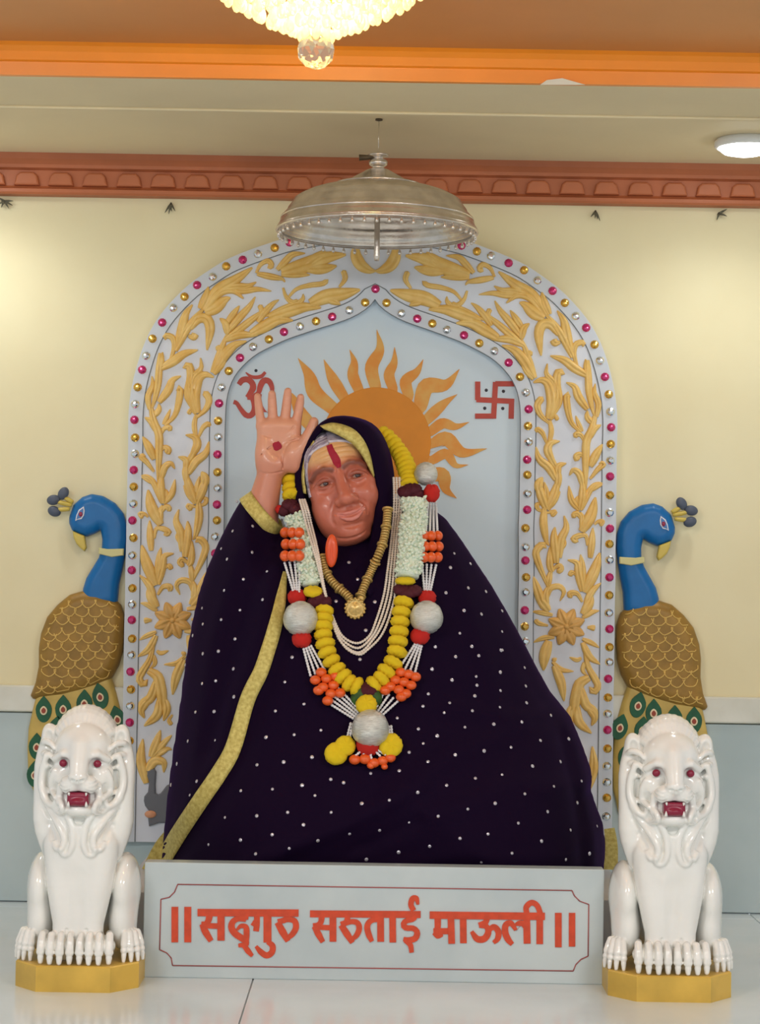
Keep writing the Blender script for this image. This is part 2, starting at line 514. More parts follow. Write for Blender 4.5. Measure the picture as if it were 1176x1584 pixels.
# patch of bare plaster in the orange moulding
pp = [P(x, y, y_front - 0.004) for x, y in ((836, 131), (846, 124), (870, 121), (884, 125), (905, 131))]
make('plaster_chip', *relief([(p[0], p[2]) for p in pp], y_front - 0.002, y_front - 0.0045), M_ledge, bpy.data.objects['trim_5'], smooth=False)
# floor of the dais: tiles with recessed joints
fl = structure(make('floor', *box(LX, RX, -1.75, 0.0, -0.05, -0.0025), M_joint, smooth=False, label='white marble floor of the dais'))
xj = P(381, 1530, -1.0)[0]
xs = [xj + k * 1.0 for k in range(-4, 5)]
for x0, x1 in zip(xs[:-1], xs[1:]):
    x0 = max(x0, LX); x1 = min(x1, RX)
    if x1 - x0 < 0.05: continue
    for y0, y1 in ((-1.75, -0.075), (-0.075, 0.0)):
        make('tile', *box(x0 + 0.0012, x1 - 0.0012, y0 + 0.0012, y1 - 0.0012, -0.004, 0.0, 0.0008), M_floor, fl, smooth=False)
structure(make('floor_hall', *box(-3.5, 3.5, -7.5, -1.75, -0.85, -0.80), M_floor, smooth=False, label='hall floor in front of the dais'))
structure(make('wall_dais', *box(LX, RX, -1.75, -1.70, -0.80, -0.05), M_dado, smooth=False, label='front face of the dais'))

# dried leaf tufts and nails left under the cornice
def tuft(px, py, kind, label):
    p = P(px, py, -0.006)
    t = thing('dried_leaf_tuft', (p[0], 0.0, p[2]), label, 'dried leaves', 'dried garland remains under the cornice')
    make('nail', *tube([(p[0], 0.0, p[2]), (p[0], -0.012, p[2] + 0.001)], 0.0022, 8), mat('rusty_nail', (70, 60, 48), 0.6), t)
    mm = mat('dried_leaf', (108, 104, 84), 0.8, var=0.3, vscale=200)
    angs = {'spread': (-150, -120, -60, -20, 10, 160), 'down': (-100, -80, -125, -60), 'tick': (35, -20, -110)}[kind]
    for a in angs:
        a = math.radians(a + random.uniform(-8, 8)); L = random.uniform(0.014, 0.024)
        q = np.array([p + np.array([math.cos(a) * L * s, -0.004 - 0.004 * math.sin(3 * s), math.sin(a) * L * s]) for s in np.linspace(0, 1, 6)])
        make('dried_leaf', *tube(q, [0.0022, 0.0026, 0.0024, 0.0018, 0.0012, 0.0004], 6), mm, t)
tuft(8, 312, 'spread', 'dried leaf tuft on a nail at the left edge under the cornice')
tuft(265, 316, 'down', 'small dried leaf knot on a nail left of the silver umbrella')
tuft(921, 328, 'down', 'dried leaf tuft hanging under the cornice right of the silver umbrella')
tuft(1112, 331, 'tick', 'bent dried twig on a nail near the round ceiling lamp')

# round ceiling lamp
def downlight(px, py, label):
    c = PZ(px, py, Z_CEIL)
    t = thing('ceiling_lamp', (c[0], c[1], Z_CEIL), label, 'ceiling lamp')
    make('rim', *lathe([(0.058, 0.0), (0.062, -0.004), (0.062, -0.014), (0.057, -0.018), (0.054, -0.016)], (c[0], c[1], Z_CEIL), 40), mat('lamp_rim', (235, 235, 232), 0.4), t)
    make('diffuser', *lathe([(0.0548, -0.012), (0.054, -0.018), (0.045, -0.026), (0.025, -0.031), (0.0005, -0.0325)], (c[0], c[1], Z_CEIL), 40),
         mat('lamp_diffuser', (255, 255, 255), 0.5, emit=(250, 253, 255), emit_s=14.0), t)
    d = bpy.data.lights.new('lamp_glow', 'SPOT'); d.energy = 7; d.spot_size = math.radians(150); d.spot_blend = 0.9; d.shadow_soft_size = 0.05
    d.color = (0.96, 0.99, 1.0)
    o = bpy.data.objects.new('lamp_glow', d); COL.objects.link(o); o.location = (c[0], c[1], Z_CEIL - 0.04)
    return t
downlight(1154, 216, 'round white glowing ceiling lamp at the right of the niche')
downlight(-70, 205, 'round white ceiling lamp beyond the left edge of the niche')

# ------------------------------------------------------------------ chandelier
YC = -1.54
cs = px_size(YC)
cc = P(489, 78, YC)
M_cryst = mat('chandelier_crystal', (255, 246, 214), 0.06, trans=0.55, ior=1.5, emit=(255, 228, 140), emit_s=0.4)  # small emission puts the bulbs' light into the crystals themselves
M_gold = mat('polished_gold_metal', (214, 170, 80), 0.25, metal=1.0)
ch = thing('chandelier', (cc[0], cc[1], Z_HALL), 'glowing crystal chandelier with a large faceted ball at its tip', 'chandelier')
make('ceiling_plate', *lathe([(0.001, 0.0), (0.20, 0.0), (0.205, -0.006), (0.20, -0.014), (0.001, -0.014)], (cc[0], cc[1], Z_HALL), 48), M_gold, ch)
bm = bmesh.new(); bmesh.ops.create_icosphere(bm, subdivisions=2, radius=1.0)
ico_v = np.array([q.co[:] for q in bm.verts]); bm.verts.index_update(); ico_f = [tuple(q.index for q in p.verts) for p in bm.faces]; bm.free()
make('crystal_ball', ico_v * 0.027 + cc, ico_f, mat('clear_crystal_ball', (246, 236, 226), 0.03, trans=0.85, ior=1.5), ch, smooth=False)
bead = mesh_data('crystal_bead', ico_v[:] * np.array([1, 1, 1.12]), ico_f, M_cryst, False)
tiers = [(0.020, 0.021, 8), (0.040, 0.032, 13), (0.062, 0.042, 18), (0.085, 0.054, 24), (0.108, 0.066, 28), (0.132, 0.080, 32), (0.156, 0.096, 34)]
for ti, (r, dz, n) in enumerate(tiers):
    zb = cc[2] + dz
    make('ring', *lathe([(r - 0.0018, 0.045), (r + 0.0018, 0.045), (r + 0.0018, 0.049), (r - 0.0018, 0.049), (r - 0.0018, 0.045)], (cc[0], cc[1], zb), 40), M_gold, ch)
    for k in range(n):
        a = 2 * math.pi * (k + 0.5 * (ti % 2)) / n
        if math.sin(a) > 0.75 and ti > 2: pass
        x, y = cc[0] + r * math.cos(a), cc[1] + r * math.sin(a)
        inst('crystal', bead, ch, (x, y, zb + random.uniform(-.002, .002)), scale=(0.0068, 0.0068, 0.0098))
        if ti < 6: inst('crystal', bead, ch, (x, y, zb + 0.021), scale=(0.0072, 0.0072, 0.0078))
M_bulb = mat('warm_bulb', (255, 240, 200), 0.4, emit=(255, 226, 150), emit_s=30.0)
for k in range(5):
    a = 2 * math.pi * k / 5 + 0.3
    c = np.array([cc[0] + 0.055 * math.cos(a), cc[1] + 0.055 * math.sin(a), cc[2] + 0.115])
    b = make('bulb', *ball(c, (0.011, 0.011, 0.016)), M_bulb, ch)
    make('bulb_holder', *tube([c + (0, 0, 0.012), (c[0], c[1], Z_HALL - 0.008)], 0.007, 10), M_gold, ch)
d = bpy.data.lights.new('chandelier_glow', 'POINT'); d.energy = 9; d.color = (1.0, 0.80, 0.48); d.shadow_soft_size = 0.06
o = bpy.data.objects.new('chandelier_glow', d); COL.objects.link(o); o.location = (cc[0], cc[1], cc[2] + 0.115)
# ------------------------------------------------------------------ arch backdrop
YP = -0.016                      # front of the inner panel
YB = -0.030                      # front of the carved border
FA = Frame(YB)
AX = P(577, 655, YB)[0]          # axis of symmetry
GL_out = [(448,375),(425,383.5),(399,393),(375.6,402),(350,412),(329,428),(305,441),(285.5,459),(268,476),(251,499),(236,524),(226,550),(220,572),(213,599),(209,625),(208,649.5),(209,677),(209,702),(207,727),(207,753),(206.5,779),(205,805),(206.5,832),(205,859),(204,882),(205,910),(204.6,935),(204,959),(204.6,988),(203.5,1013),(202,1039),(202.7,1066.5),(201.6,1092),(200.8,1117.6),(200.5,1146),(200,1172),(199.5,1198),(199,1224),(198.5,1250),(198,1276)]
GL_in = [(565,468),(540.5,480),(514,490),(489,497),(464,505),(439.5,513.5),(416,525),(391.6,536.6),(371.5,553.6),(354,574),(342.6,599),(339,624),(337.5,651),(337.5,676),(336.5,703),(336.5,730.5),(337,755),(335.7,780.5),(335.7,805),(333,830),(333,856),(332,882),(331.5,908),(331,934),(330.5,960),(330,986)]
GR_out = [(714,380),(738,389),(760,396),(787,407),(811,418),(832,433.5),(855,450),(874,468.6),(891,488.6),(907,507),(920,533),(928.6,557.7),(936,583),(942,610),(944.6,636.6),(945.6,661),(945,687),(944.6,712),(944,737),(943.7,766),(943,793),(943.7,817.6),(943,841.5),(943,866),(943,893),(942.6,920.7),(942,948),(943,973),(943,1001),(942.6,1024),(941,1050),(940.7,1079),(940,1104),(940,1129),(940,1158),(939,1185),(939,1210),(939,1234),(938,1263)]
GR_in = [(598,468.6),(621,484.6),(645.6,493),(669,500.5),(691.6,510),(718,518.6),(741.6,531),(765,543),(787,561),(804.5,583),(813.7,607),(818,633),(817,659),(818,683.6),(815.7,711),(816,734.6),(816,763.5),(815.7,788.5),(813,817),(813,846),(813,867),(814,893),(813,916),(812,944),(812,969),(813,992),(812,1018)]
def xz(lst, y=YB):
    return np.array([(lambda p: (p[0], p[2]))(P(u, v, y)) for u, v in lst])
# symmetric guide curves (right half, from the crown down), in the wall plane
def half_curve(L, R, crown, zbot):
    a = xz(L); a[:, 0] = 2 * AX - a[:, 0]
    b = xz(R); n = min(len(a), len(b))
    m = (a[:n] + b[:n]) / 2
    m = np.vstack([[AX, crown], m])
    x_end = m[-1, 0]
    z = m[-1, 1]
    ext = [(x_end, zz) for zz in np.linspace(z, zbot, 8)[1:]] if z > zbot + 0.01 else []
    return np.vstack([m] + ([ext] if len(ext) else []))
Z_SEAT = 0.133
crown_out = P(581, 352, YB)[2]; crown_in = P(581, 447, YB)[2]
Cout = half_curve(GL_out[:39], GR_out, crown_out, Z_SEAT)
Cin = half_curve(GL_in, GR_in, crown_in, Z_SEAT)
def dense(c, n=90):
    L = np.concatenate([[0], np.cumsum(np.linalg.norm(np.diff(c, axis=0), axis=1))])
    s = np.linspace(0, L[-1], n)
    q = np.stack([np.interp(s, L, c[:, 0]), np.interp(s, L, c[:, 1])], 1)
    for _ in range(2):
        q[1:-1] = (q[:-2] + 2 * q[1:-1] + q[2:]) / 4
    return q
Co = dense(Cout); Ci = dense(Cin)
def off_curve(c, d):
    t = np.gradient(c, axis=0); t /= np.linalg.norm(t, axis=1)[:, None]
    n = np.stack([-t[:, 1], t[:, 0]], 1)        # outward for a curve that runs from the crown down the right side
    q = c + n * d
    q[0, 0] = AX; q[-1, 1] = c[-1, 1]
    q[:, 0] = np.maximum(q[:, 0], AX)
    return q
def both(c):
    """close a right-half curve into the full arch outline"""
    l = c.copy(); l[:, 0] = 2 * AX - l[:, 0]
    return np.vstack([l[::-1], c[1:]])
spx = px_size(YB)
t_dir = off_curve(Co, 0.01)
SG = 1.0 if t_dir[45, 0] > Co[45, 0] else -1.0
gem_half = 12.5 * spx
arch = thing('arch_backdrop', (AX, 0.0, Z_SEAT), 'tall white arch backdrop with gold scrollwork, gems and a painted sun', 'backdrop')
M_panel = mat('pale_blue_panel_paint', (206, 221, 229), 0.35, var=0.05, vscale=3, rgb2=(198, 213, 223))
M_border = mat('lavender_white_border_paint', (218, 223, 232), 0.4, var=0.05, vscale=5)
M_strip = mat('silver_white_gem_band', (202, 208, 215), 0.3)
M_line = mat('thin_grey_outline', (120, 126, 130), 0.5)
make('inner_panel', *relief(both(off_curve(Ci, SG * 4 * spx)), -0.001, YP), M_panel, arch, smooth=False)
# carved border field: ring between two curves
def band(ca, cb, y_back, y_front):
    """solid band between two right-half curves, mirrored to the full arch"""
    A, B = both(ca), both(cb); n = len(A)
    v = [(a[0], y_front, a[1]) for a in A] + [(b[0], y_front, b[1]) for b in B] + [(a[0], y_back, a[1]) for a in A] + [(b[0], y_back, b[1]) for b in B]
    f = []
    for i in range(n - 1):
        f += [(i, i + 1, n + i + 1, n + i), (i + 2 * n, i, n * 0 + i, i + 2 * n)][:1]
        f.append((i, 2 * n + i, 2 * n + i + 1, i + 1))
        f.append((n + i, n + i + 1, 3 * n + i + 1, 3 * n + i))
    f.append((0, n, 3 * n, 2 * n)); f.append((n - 1, 2 * n - 1 + 2 * n - n, 4 * n - 1, 3 * n - 1))
    f[-1] = (n - 1, 3 * n - 1, 4 * n - 1, 2 * n - 1)
    return np.array(v), f
def fix_normals(o):
    bm = bmesh.new(); bm.from_mesh(o.data); bmesh.ops.recalc_face_normals(bm, faces=bm.faces[:]); bm.to_mesh(o.data); bm.free(); return o
fix_normals(make('border_field', *band(off_curve(Co, SG * 10 * spx), off_curve(Ci, -SG * 11 * spx), -0.001, YB), M_border, arch, smooth=False))
fix_normals(make('gem_band', *band(off_curve(Co, SG * 9 * spx), off_curve(Co, -SG * 12 * spx), YB + 0.001, YB - 0.003), M_strip, arch, smooth=False))
fix_normals(make('gem_band', *band(off_curve(Ci, SG * 11.5 * spx), off_curve(Ci, -SG * 11 * spx), YB + 0.001, YB - 0.003), M_strip, arch, smooth=False))
def thin_line(c, y, r=0.0011):
    q = both(c); return tube(np.stack([q[:, 0], np.full(len(q), y), q[:, 1]], 1), r, 6)
for c, d in ((Co, -12.5), (Ci, 12.5), (Ci, -11.5)):
    make('outline', *thin_line(off_curve(c, SG * d * spx), YB - 0.001), M_line, arch)
# gems
def gem_mesh(name, m):
    prof = [(1.0, 0.0), (1.0, 0.25), (0.72, 0.62), (0.42, 0.80), (0.0, 0.82)]
    v = [];f = []
    n = 10
    for (r, h) in prof[:-1]:
        for k in range(n):
            a = 2 * math.pi * (k + 0.0) / n; v.append((r * math.cos(a), -h, r * math.sin(a)))
    v.append((0, -0.82, 0))
    for i in range(3):
        for k in range(n):
            a = i * n + k; b = i * n + (k + 1) % n
            f.append((a, b, b + n, a + n))
    for k in range(n): f.append((3 * n + k, 3 * n + (k + 1) % n, 4 * n))
    v = np.array(v) * np.array([0.0092, 0.0075, 0.0092])
    return mesh_data(name, v, f, m, False)
G = [gem_mesh('pink_gem', mat('pink_glass_gem', (196, 36, 108), 0.12, metal=0.35, coat=0.8)),
     gem_mesh('gold_gem', mat('gold_glass_gem', (214, 168, 62), 0.14, metal=0.7, coat=0.8)),
     gem_mesh('clear_gem', mat('clear_mirror_gem', (226, 232, 234), 0.08, metal=0.9, coat=0.8))]
for lst, start in ((GL_out, 0), (GR_out, 0), (GL_in, 1), (GR_in, 1)):
    for k, (u, v) in enumerate(lst):
        p = P(u, v, YB - 0.003)
        c = (start + k) % 3
        if lst is GR_out and k >= 36: c = (2, 1, 2)[k - 36]
        inst('gem', G[c], arch, (p[0], YB - 0.0025, p[2]), rot=(0, random.uniform(0, 6.28), 0))
p = P(581, 447, YB - 0.003); inst('gem', G[0], arch, (p[0], YB - 0.0025, p[2]))

# gold scroll leaves, traced on one half, mirrored to the other
M_leaf = mat('gold_scroll_paint', (236, 198, 116), 0.42, metal=0.05, var=0.1, vscale=40, rgb2=(226, 180, 92), coat=0.15)
M_leaf2 = mat('orange_gold_medallion_paint', (228, 176, 96), 0.42, metal=0.1, var=0.1, vscale=40)
ZA = (580, 370, 5.88); ZB = (740, 400, 5.88); ZCc = (800, 560, 7.35); ZD = (800, 740, 7.35); ZE = (800, 920, 7.35); ZF = (190, 1080, 5.867)
LEAVES = {
 'A': (ZA, '''190,90 186,160 140,240 60,285 5,290|95
860,330 650,260 450,180 280,150|120
640,270 540,190 470,120|90
640,290 480,285 360,255|85
860,350 720,345 600,345|55
900,310 820,220 760,165 650,150|55
1090,345 1050,265 985,230 950,270 990,295|46c
1080,350 960,372 850,390 825,420|52
590,605 450,540 300,510 140,465|115
440,560 370,580 315,605|60
330,450 280,370 300,290|46c
800,570 720,480 600,440 480,420 430,380|44c
720,630 660,570 655,520|40
840,470 810,550 750,600 690,580|42c
960,745 800,690 640,640 490,640|95
730,610 850,670 1000,740|50
1120,900 1000,830 880,765 740,765|95
1060,790 1000,700 930,620 875,580|54
1070,770 1030,690 1050,630|42c'''),
 'B': (ZB, '''610,520 490,340 340,240 185,120|95
480,330 340,300 220,290 145,250|62
450,310 280,335 130,315 5,328|52
570,460 460,350 350,335 255,405|64
600,545 510,500 430,425 375,400|92
650,510 600,400 578,305|64
860,900 760,700 660,560 590,490|62
735,690 660,600 585,600 550,690 572,885|82
840,860 805,690 775,560 718,475|74
745,760 700,770 680,735|60c
905,1000 870,860 890,780 950,765 955,805|50c
990,1065 880,1000 780,925 655,885|72
1000,1110 985,1000 975,915|54
390,710 280,570 200,475 150,385|60
405,640 345,550 290,470|52
390,730 410,640 465,590|62
420,800 300,700 140,565 20,480|58
400,785 280,735 115,735|64
505,1095 430,950 330,835 215,790|84
480,1040 445,890 495,850|52c
520,1085 440,860 380,700|50'''),
 'C': (ZCc, '''190,195 110,100 40,-20|70
360,650 400,450 360,260 280,205 185,235|112
375,630 440,400 430,250 335,140 345,20|80
400,620 485,450 450,250 470,115 545,140|82c
365,695 265,600 230,490 295,395|72c
375,665 430,615 465,665|46c
370,660 390,780 370,900 335,985|52
340,930 290,810 230,765 215,805|55c
405,1135 350,1010 380,925 485,900|82
450,1210 385,1100 330,980|62
440,1340 360,1200 250,1100 215,965|84
470,1310 470,1190 560,1150|70
455,1445 470,1300 440,1180|72
800,-20 810,150 820,350 860,550 885,625|72
800,540 700,400 655,285 560,232|82
905,625 925,480 880,350 890,245|62
725,800 620,690 575,530 565,375 610,400|70c
745,790 700,700 668,610|44
885,615 850,760 790,900 780,1100 780,1470|80
870,710 800,630 800,550|60
820,870 870,770 955,715|72
765,910 730,835 670,820 680,865|56c
830,1190 900,1050 972,935|84
765,1090 720,1050 675,1075 695,1125|68c
830,1330 920,1220 985,1165 930,1150|60c
745,1410 710,1275 640,1230 595,1290|70
820,1470 900,1420 985,1385|52
240,1470 250,1380 290,1310|92'''),
 'D': (ZD, '''335,355 262,150 245,0|92
345,355 335,160 310,40|60
340,355 430,150 470,0|92
350,345 425,250 490,150|62
315,385 240,350 225,300 262,300|50c
330,392 430,380 385,432|52c
312,340 300,500 330,700 365,765|80
445,965 430,780 420,640 432,555|92
480,905 500,700 560,560 535,425|82
500,810 540,745 550,695|44
352,1225 240,960 215,830 290,755 335,795|78c
405,1065 375,1000 372,780|70
372,1065 470,990 505,1030 450,1072|56c
352,1235 372,1100 400,1030|62
712,365 620,250 588,85|64
712,365 745,200 742,0|82
732,352 820,150 900,65 995,58|62
692,335 680,245 705,195|52
732,605 840,420 892,215|112
745,485 692,405 648,412 662,452|60c
880,525 920,492 975,490 940,542|52c
742,605 742,450 722,378|62
802,765 782,655 710,650 638,690 700,722|60c
832,905 852,700 862,560|72
762,1295 880,1050 942,845|112
742,1285 700,1080 680,962 575,928|82
742,1255 742,1000 722,865|72
692,1105 622,1070 598,1115|52c
772,1475 842,1300 955,1188|72
742,1405 682,1310 600,1310 622,1362|60c
300,1475 242,1300 185,1115|92
342,1355 382,1250 480,1230 532,1292 488,1395|60
332,1475 322,1330 352,1220|72'''),
 'E': (ZE, '''405,232 280,205 165,190|52
362,185 272,60 238,-10|92
352,352 242,322 208,278|52c
425,482 300,492 185,542|52
742,262 850,200 935,180|56
742,222 822,100 852,-10|92
800,372 850,375 890,382|58c
742,502 850,550 935,602|52
362,522 312,700 300,860|112
402,752 430,735 450,718|44
402,762 500,850 645,872|52
422,802 500,1000 535,1210|92
742,542 822,700 945,792|72
762,562 802,800 882,950 922,1040 870,1105 822,1045|74c
732,718 680,742 595,710|44
765,765 748,860 800,920|46
822,942 720,1000 690,1080 650,1300 690,1480|112
722,1052 782,1250 882,1330 880,1460|92'''),
 'F': (ZF, '''250,-10 172,100 195,182|64
335,15 312,150 195,252|74
382,10 402,100 370,205|62
452,150 420,200 445,245|36c
215,770 165,560 182,370|76
252,532 312,380 342,290|64
262,532 380,400 445,335|54
282,532 400,462 445,470|50
205,700 285,572 372,585 372,672|74'''),
}
def leaf_shape(pts, wid, round_tip, y0):
    p = catmull(pts, 15)
    t = np.linspace(0, 1, 15)
    if round_tip:
        prof = np.minimum(1, 0.45 + 0.9 * t) * np.where(t > 0.9, np.sqrt(np.maximum(0, 1 - ((t - 0.9) / 0.1) ** 2)) * 0.92 + 0.06, 1)
    else:
        prof = np.sin(math.pi * (0.15 + 0.82 * t)) ** 0.75
        prof *= 1 - 0.1 * t
    prof = np.maximum(prof, 0.05)
    tg = np.gradient(p, axis=0); tg /= np.maximum(np.linalg.norm(tg, axis=1), 1e-9)[:, None]
    nn = np.stack([-tg[:, 1], tg[:, 0]], 1)
    cs_ = [(-1, 0), (-1, 0.34), (-0.82, 0.72), (-0.42, 0.98), (-0.05, 0.92), (0.1, 0.66), (0.45, 0.98), (0.82, 0.72), (1, 0.34), (1, 0)]
    v = []; f = []
    hgt = min(0.5 * wid, 0.0092)
    for i in range(15):
        for a, h in cs_:
            q = p[i] + nn[i] * a * wid / 2 * prof[i]
            v.append((q[0], y0 - h * hgt * (0.35 + 0.65 * prof[i]) + 0.0005, q[1]))
    m = len(cs_)
    for i in range(14):
        for j in range(m - 1):
            f.append((i * m + j, i * m + j + 1, (i + 1) * m + j + 1, (i + 1) * m + j))
    return np.array(v), f
def face_front(v, f):
    a, b, c = v[f[len(f) // 2][0]], v[f[len(f) // 2][1]], v[f[len(f) // 2][2]]
    n = np.cross(b - a, c - a)
    return f if n[1] < 0 else [tuple(reversed(q)) for q in f]
for key, ((ox, oy, sc), txt) in LEAVES.items():
    for line in txt.strip().split('\n'):
        pt, w = line.split('|'); rd = w.endswith('c'); w = float(w.rstrip('c')) / sc * spx * (1.14 if rd else 1.24)
        pts = [tuple(float(q) for q in s.split(',')) for s in pt.split()]
        c = xz([(ox + a / sc, oy + b / sc) for a, b in pts])
        for side in (0, 1):
            q = c.copy()
            if side: q[:, 0] = 2 * AX - q[:, 0]
            v, f = leaf_shape(q, w, rd, YB)
            make('leaf', v, face_front(v, f), M_leaf, arch)
# flower medallions
for side in (0, 1):
    c = P(800 + 560 / 7.35, 920 + 365 / 7.35, YB)
    cx = c[0] if not side else 2 * AX - c[0]
    for k in range(8):
        a = math.pi / 8 + k * math.pi / 4
        L = 30 * spx
        pts = [(cx + math.cos(a) * r, c[2] + math.sin(a) * r) for r in (0.002, L * 0.5, L)]
        v, f = leaf_shape(np.array(pts), 19 * spx, False, YB)
        v[:, 1] -= 0.002
        make('petal', v, face_front(v, f), M_leaf2, arch)
    make('flower_heart', *ball((cx, YB - 0.007, c[2]), (0.0062, 0.005, 0.0062)), M_leaf2, arch)
# grey elephant heads at the foot of the scrolls
eleph = [(260,640),(290,640),(305,665),(298,780),(300,860),(322,872),(345,862),(400,790),(450,770),(480,900),(470,1130),(330,1130),(240,1160),(232,1090),(238,1020),(205,975),(193,930),(197,890),(230,850),(242,760),(222,700),(222,660)]
for side in (0, 1):
    q = xz([(190 + a / 5.867, 1080 + b / 5.867) for a, b in eleph])
    m_ = xz([(190 + 255 / 5.867, 1080 + 1050 / 5.867)])[0]
    if side: q[:, 0] = 2 * AX - q[:, 0]; m_[0] = 2 * AX - m_[0]
    e = make('elephant_head', *relief(q, YB + 0.001, YB - 0.008, 0.003), mat('elephant_grey_paint', (104, 106, 112), 0.45), arch, smooth=False)
    make('elephant_mouth', *ball((m_[0], YB - 0.008, m_[1]), (0.0125, 0.006, 0.008)), mat('elephant_mouth_paint', (212, 150, 112), 0.45), e)  # orange ellipse of the elephant's mouth

# painted sun on the inner panel
M_sun = mat('sun_orange_paint', (226, 140, 22), 0.5, var=0.06, vscale=12)
M_ray = mat('sun_ray_paint', (222, 168, 84), 0.5, var=0.22, vscale=30, rgb2=(224, 144, 50))
sc_ = P(582, 684, YP); sr = 85 * px_size(YP)
disc = [(sc_[0] + sr * math.cos(a), sc_[2] + sr * math.sin(a)) for a in np.linspace(0, 2 * math.pi, 72, endpoint=False)]
sun = make('sun_disc', *relief(disc, YP + 0.001, YP - 0.003, 0.001), M_sun, arch, smooth=False, label='orange painted sun behind the statue')
RAYS = [((487,664),(466,640),(452,612),(443,606),22),((509,627),(487,607),(478,580),(461,554),26),((531,613),(517,590),(508,572),(501,556),20),((555,603),(546,580),(548,560),(541,541),19),((581,598),(575,568),(588,540),(583,510),22),((608,602),(602,580),(610,560),(610.6,537),18),
        ((632,612),(628,590),(645,575),(655,556),20),((650,628),(660,598),(690,595),(711,571),27),((657,652),(676,634),(690,622),(707.5,610),19),((665,668),(685,655),(705,660),(726,653),18),((667,690),(690,678),(715,700),(753.5,694),23),((668,712),(690,702),(705,720),(724.5,719),17),((660,735),(685,735),(690,757),(706.6,771),24),
        ((495,690),(474,680),(456,690),(430,684),22),((495,715),(470,720),(455,740),(436,745),20),((508,745),(490,760),(475,760),(455,778),20),((632,755),(645,775),(640,790),(655,810),20)]
for a, b, c, d_, w in RAYS:
    q = xz([a, b, c, d_], YP); n = 20
    q = np.vstack([q[0] + (np.array([sc_[0], sc_[2]]) - q[0]) * 0.12, q])
    pl = ribbon_poly(q, [w * spx * 0.75, w * spx * 0.85, w * spx * 0.95, w * spx * 0.8, w * spx * 0.42, 0.0006], n)
    make('sun_ray', *relief(pl, YP + 0.001, YP - 0.0014 - 0.00006 * RAYS.index((a, b, c, d_, w))), M_ray, sun, smooth=False)
# om and swastika, painted red
M_red = mat('brick_red_sign_paint', (190, 70, 56), 0.5, var=0.06, vscale=60)
M_dark = mat('dark_sign_dot', (60, 58, 66), 0.5)
LAYER = [0]
def next_layer():
    LAYER[0] = (LAYER[0] + 1) % 23; return LAYER[0]
def strokes(lst, zoom, y, thick, m, parent, name, label=None):
    A = Acc(); ox, oy, sc = zoom
    for i, (pts, w) in enumerate(lst):
        q = xz([(ox + a / sc, oy + b / sc) for a, b in pts], y)
        s = px_size(y)
        ws = w * s / sc if np.isscalar(w) else [k * s / sc for k in w]
        A.add(relief(ribbon_poly(q, ws, 22 if len(pts) > 2 else 2), y + 0.0008, y - thick - 0.00005 * next_layer()))
    return make(name, *A.get(), m, parent, smooth=False, label=label)
ZO = (370, 560, 5.867)
om = strokes([([(-2,205),(30,165),(80,160),(120,195),(125,240),(95,290),(70,320)], [44,54,54,54,58,48,36]),
              ([(75,318),(120,325),(142,380),(140,440),(105,485),(60,480),(10,420),(-20,375),(-50,362)], [48,56,60,58,52,50,42,36,40]),
              ([(130,305),(175,280),(195,215),(225,170),(270,175),(298,230),(300,310)], [32,44,54,56,50,38,26]),
              ([(182,290),(178,350),(198,420),(235,472),(275,478),(290,420)], [48,46,50,54,54,36]),
              ([(60,95),(105,130),(155,140),(205,128),(238,92)], [10,28,34,34,26])], ZO, YP, 0.0016, M_red, arch, 'om_sign', 'brick red om sign painted on the panel')
dp = P(370 + 153 / 5.867, 560 + 78 / 5.867, YP)
make('dot', *lathe([(0.0, 0.0022), (0.0028, 0.0018), (0.0034, 0.0), (0.0034, -0.001)], (dp[0], YP, dp[2]), 14, 'y'), M_dark, om)
ZS = (580, 340, 2.94)
sw = strokes([([(549,738),(540,904)], 24), ([(462,818),(634,826)], 24), ([(548,746),(634,746)], 24), ([(622,825),(620,905)], 24), ([(541,893),(456,893)], 24), ([(468,820),(468,736)], 24)],
             ZS, YP, 0.0016, M_red, arch, 'swastika_sign', 'brick red Hindu swastika with four dots painted on the panel')
for a, b in ((507, 775), (585, 780), (500, 857), (582, 858)):
    dp = P(580 + a / 2.94, 340 + b / 2.94, YP)
    make('dot', *lathe([(0.0, 0.002), (0.0030, 0.0016), (0.0036, 0.0), (0.0036, -0.001)], (dp[0], YP, dp[2]), 14, 'y'), M_dark, sw)

# ------------------------------------------------------------------ peacocks on the wall
AXP = P(574.8, 870, 0)[0]
ZP = (0, 740, 3.1687)
def zp(lst): return [(a / 3.1687 - 2.2, 740 + b / 3.1687) for a, b in lst]
NECK = zp([(345,190),(365,130),(410,90),(455,75),(510,85),(570,120),(610,170),(628,230),(630,300),(620,370),(605,450),(590,520),(582,620),(500,640),(410,610),(415,540),(430,490),(460,440),(490,390),(505,350),(508,300),(500,250),(470,270),(430,285),(395,275),(360,255),(345,220)])
BODY = zp([(160,1065),(185,1000),(200,920),(200,830),(210,760),(240,680),(290,620),(350,570),(420,550),(490,555),(560,580),(600,620),(618,680),(618,760),(610,850),(590,920),(550,990),(480,1020),(400,1045),(320,1065),(240,1075),(175,1082)])
TAIL = zp([(195,1040),(170,1140),(152,1220),(146,1320),(150,1420),(165,1500),(195,1570),(240,1650),(320,1720),(420,1740),(510,1700),(580,1600),(612,1480),(620,1350),(612,1200),(600,1130),(580,1050),(550,960),(380,1000)])
EYES = [(230,1135,0),(325,1130,0),(428,1103,0),(505,1070,-12),(197,1315,0),(188,1450,0),(590,1180,-15),(290,1230,10),(385,1215,5),(480,1190,-5),(270,1360,5),(365,1330,0),(460,1310,-5),(555,1320,-8),(250,1500,5),(340,1460,0),(435,1440,0),(530,1450,-5),(320,1590,5),(420,1570,0),(510,1570,-5),(400,1670,0)]
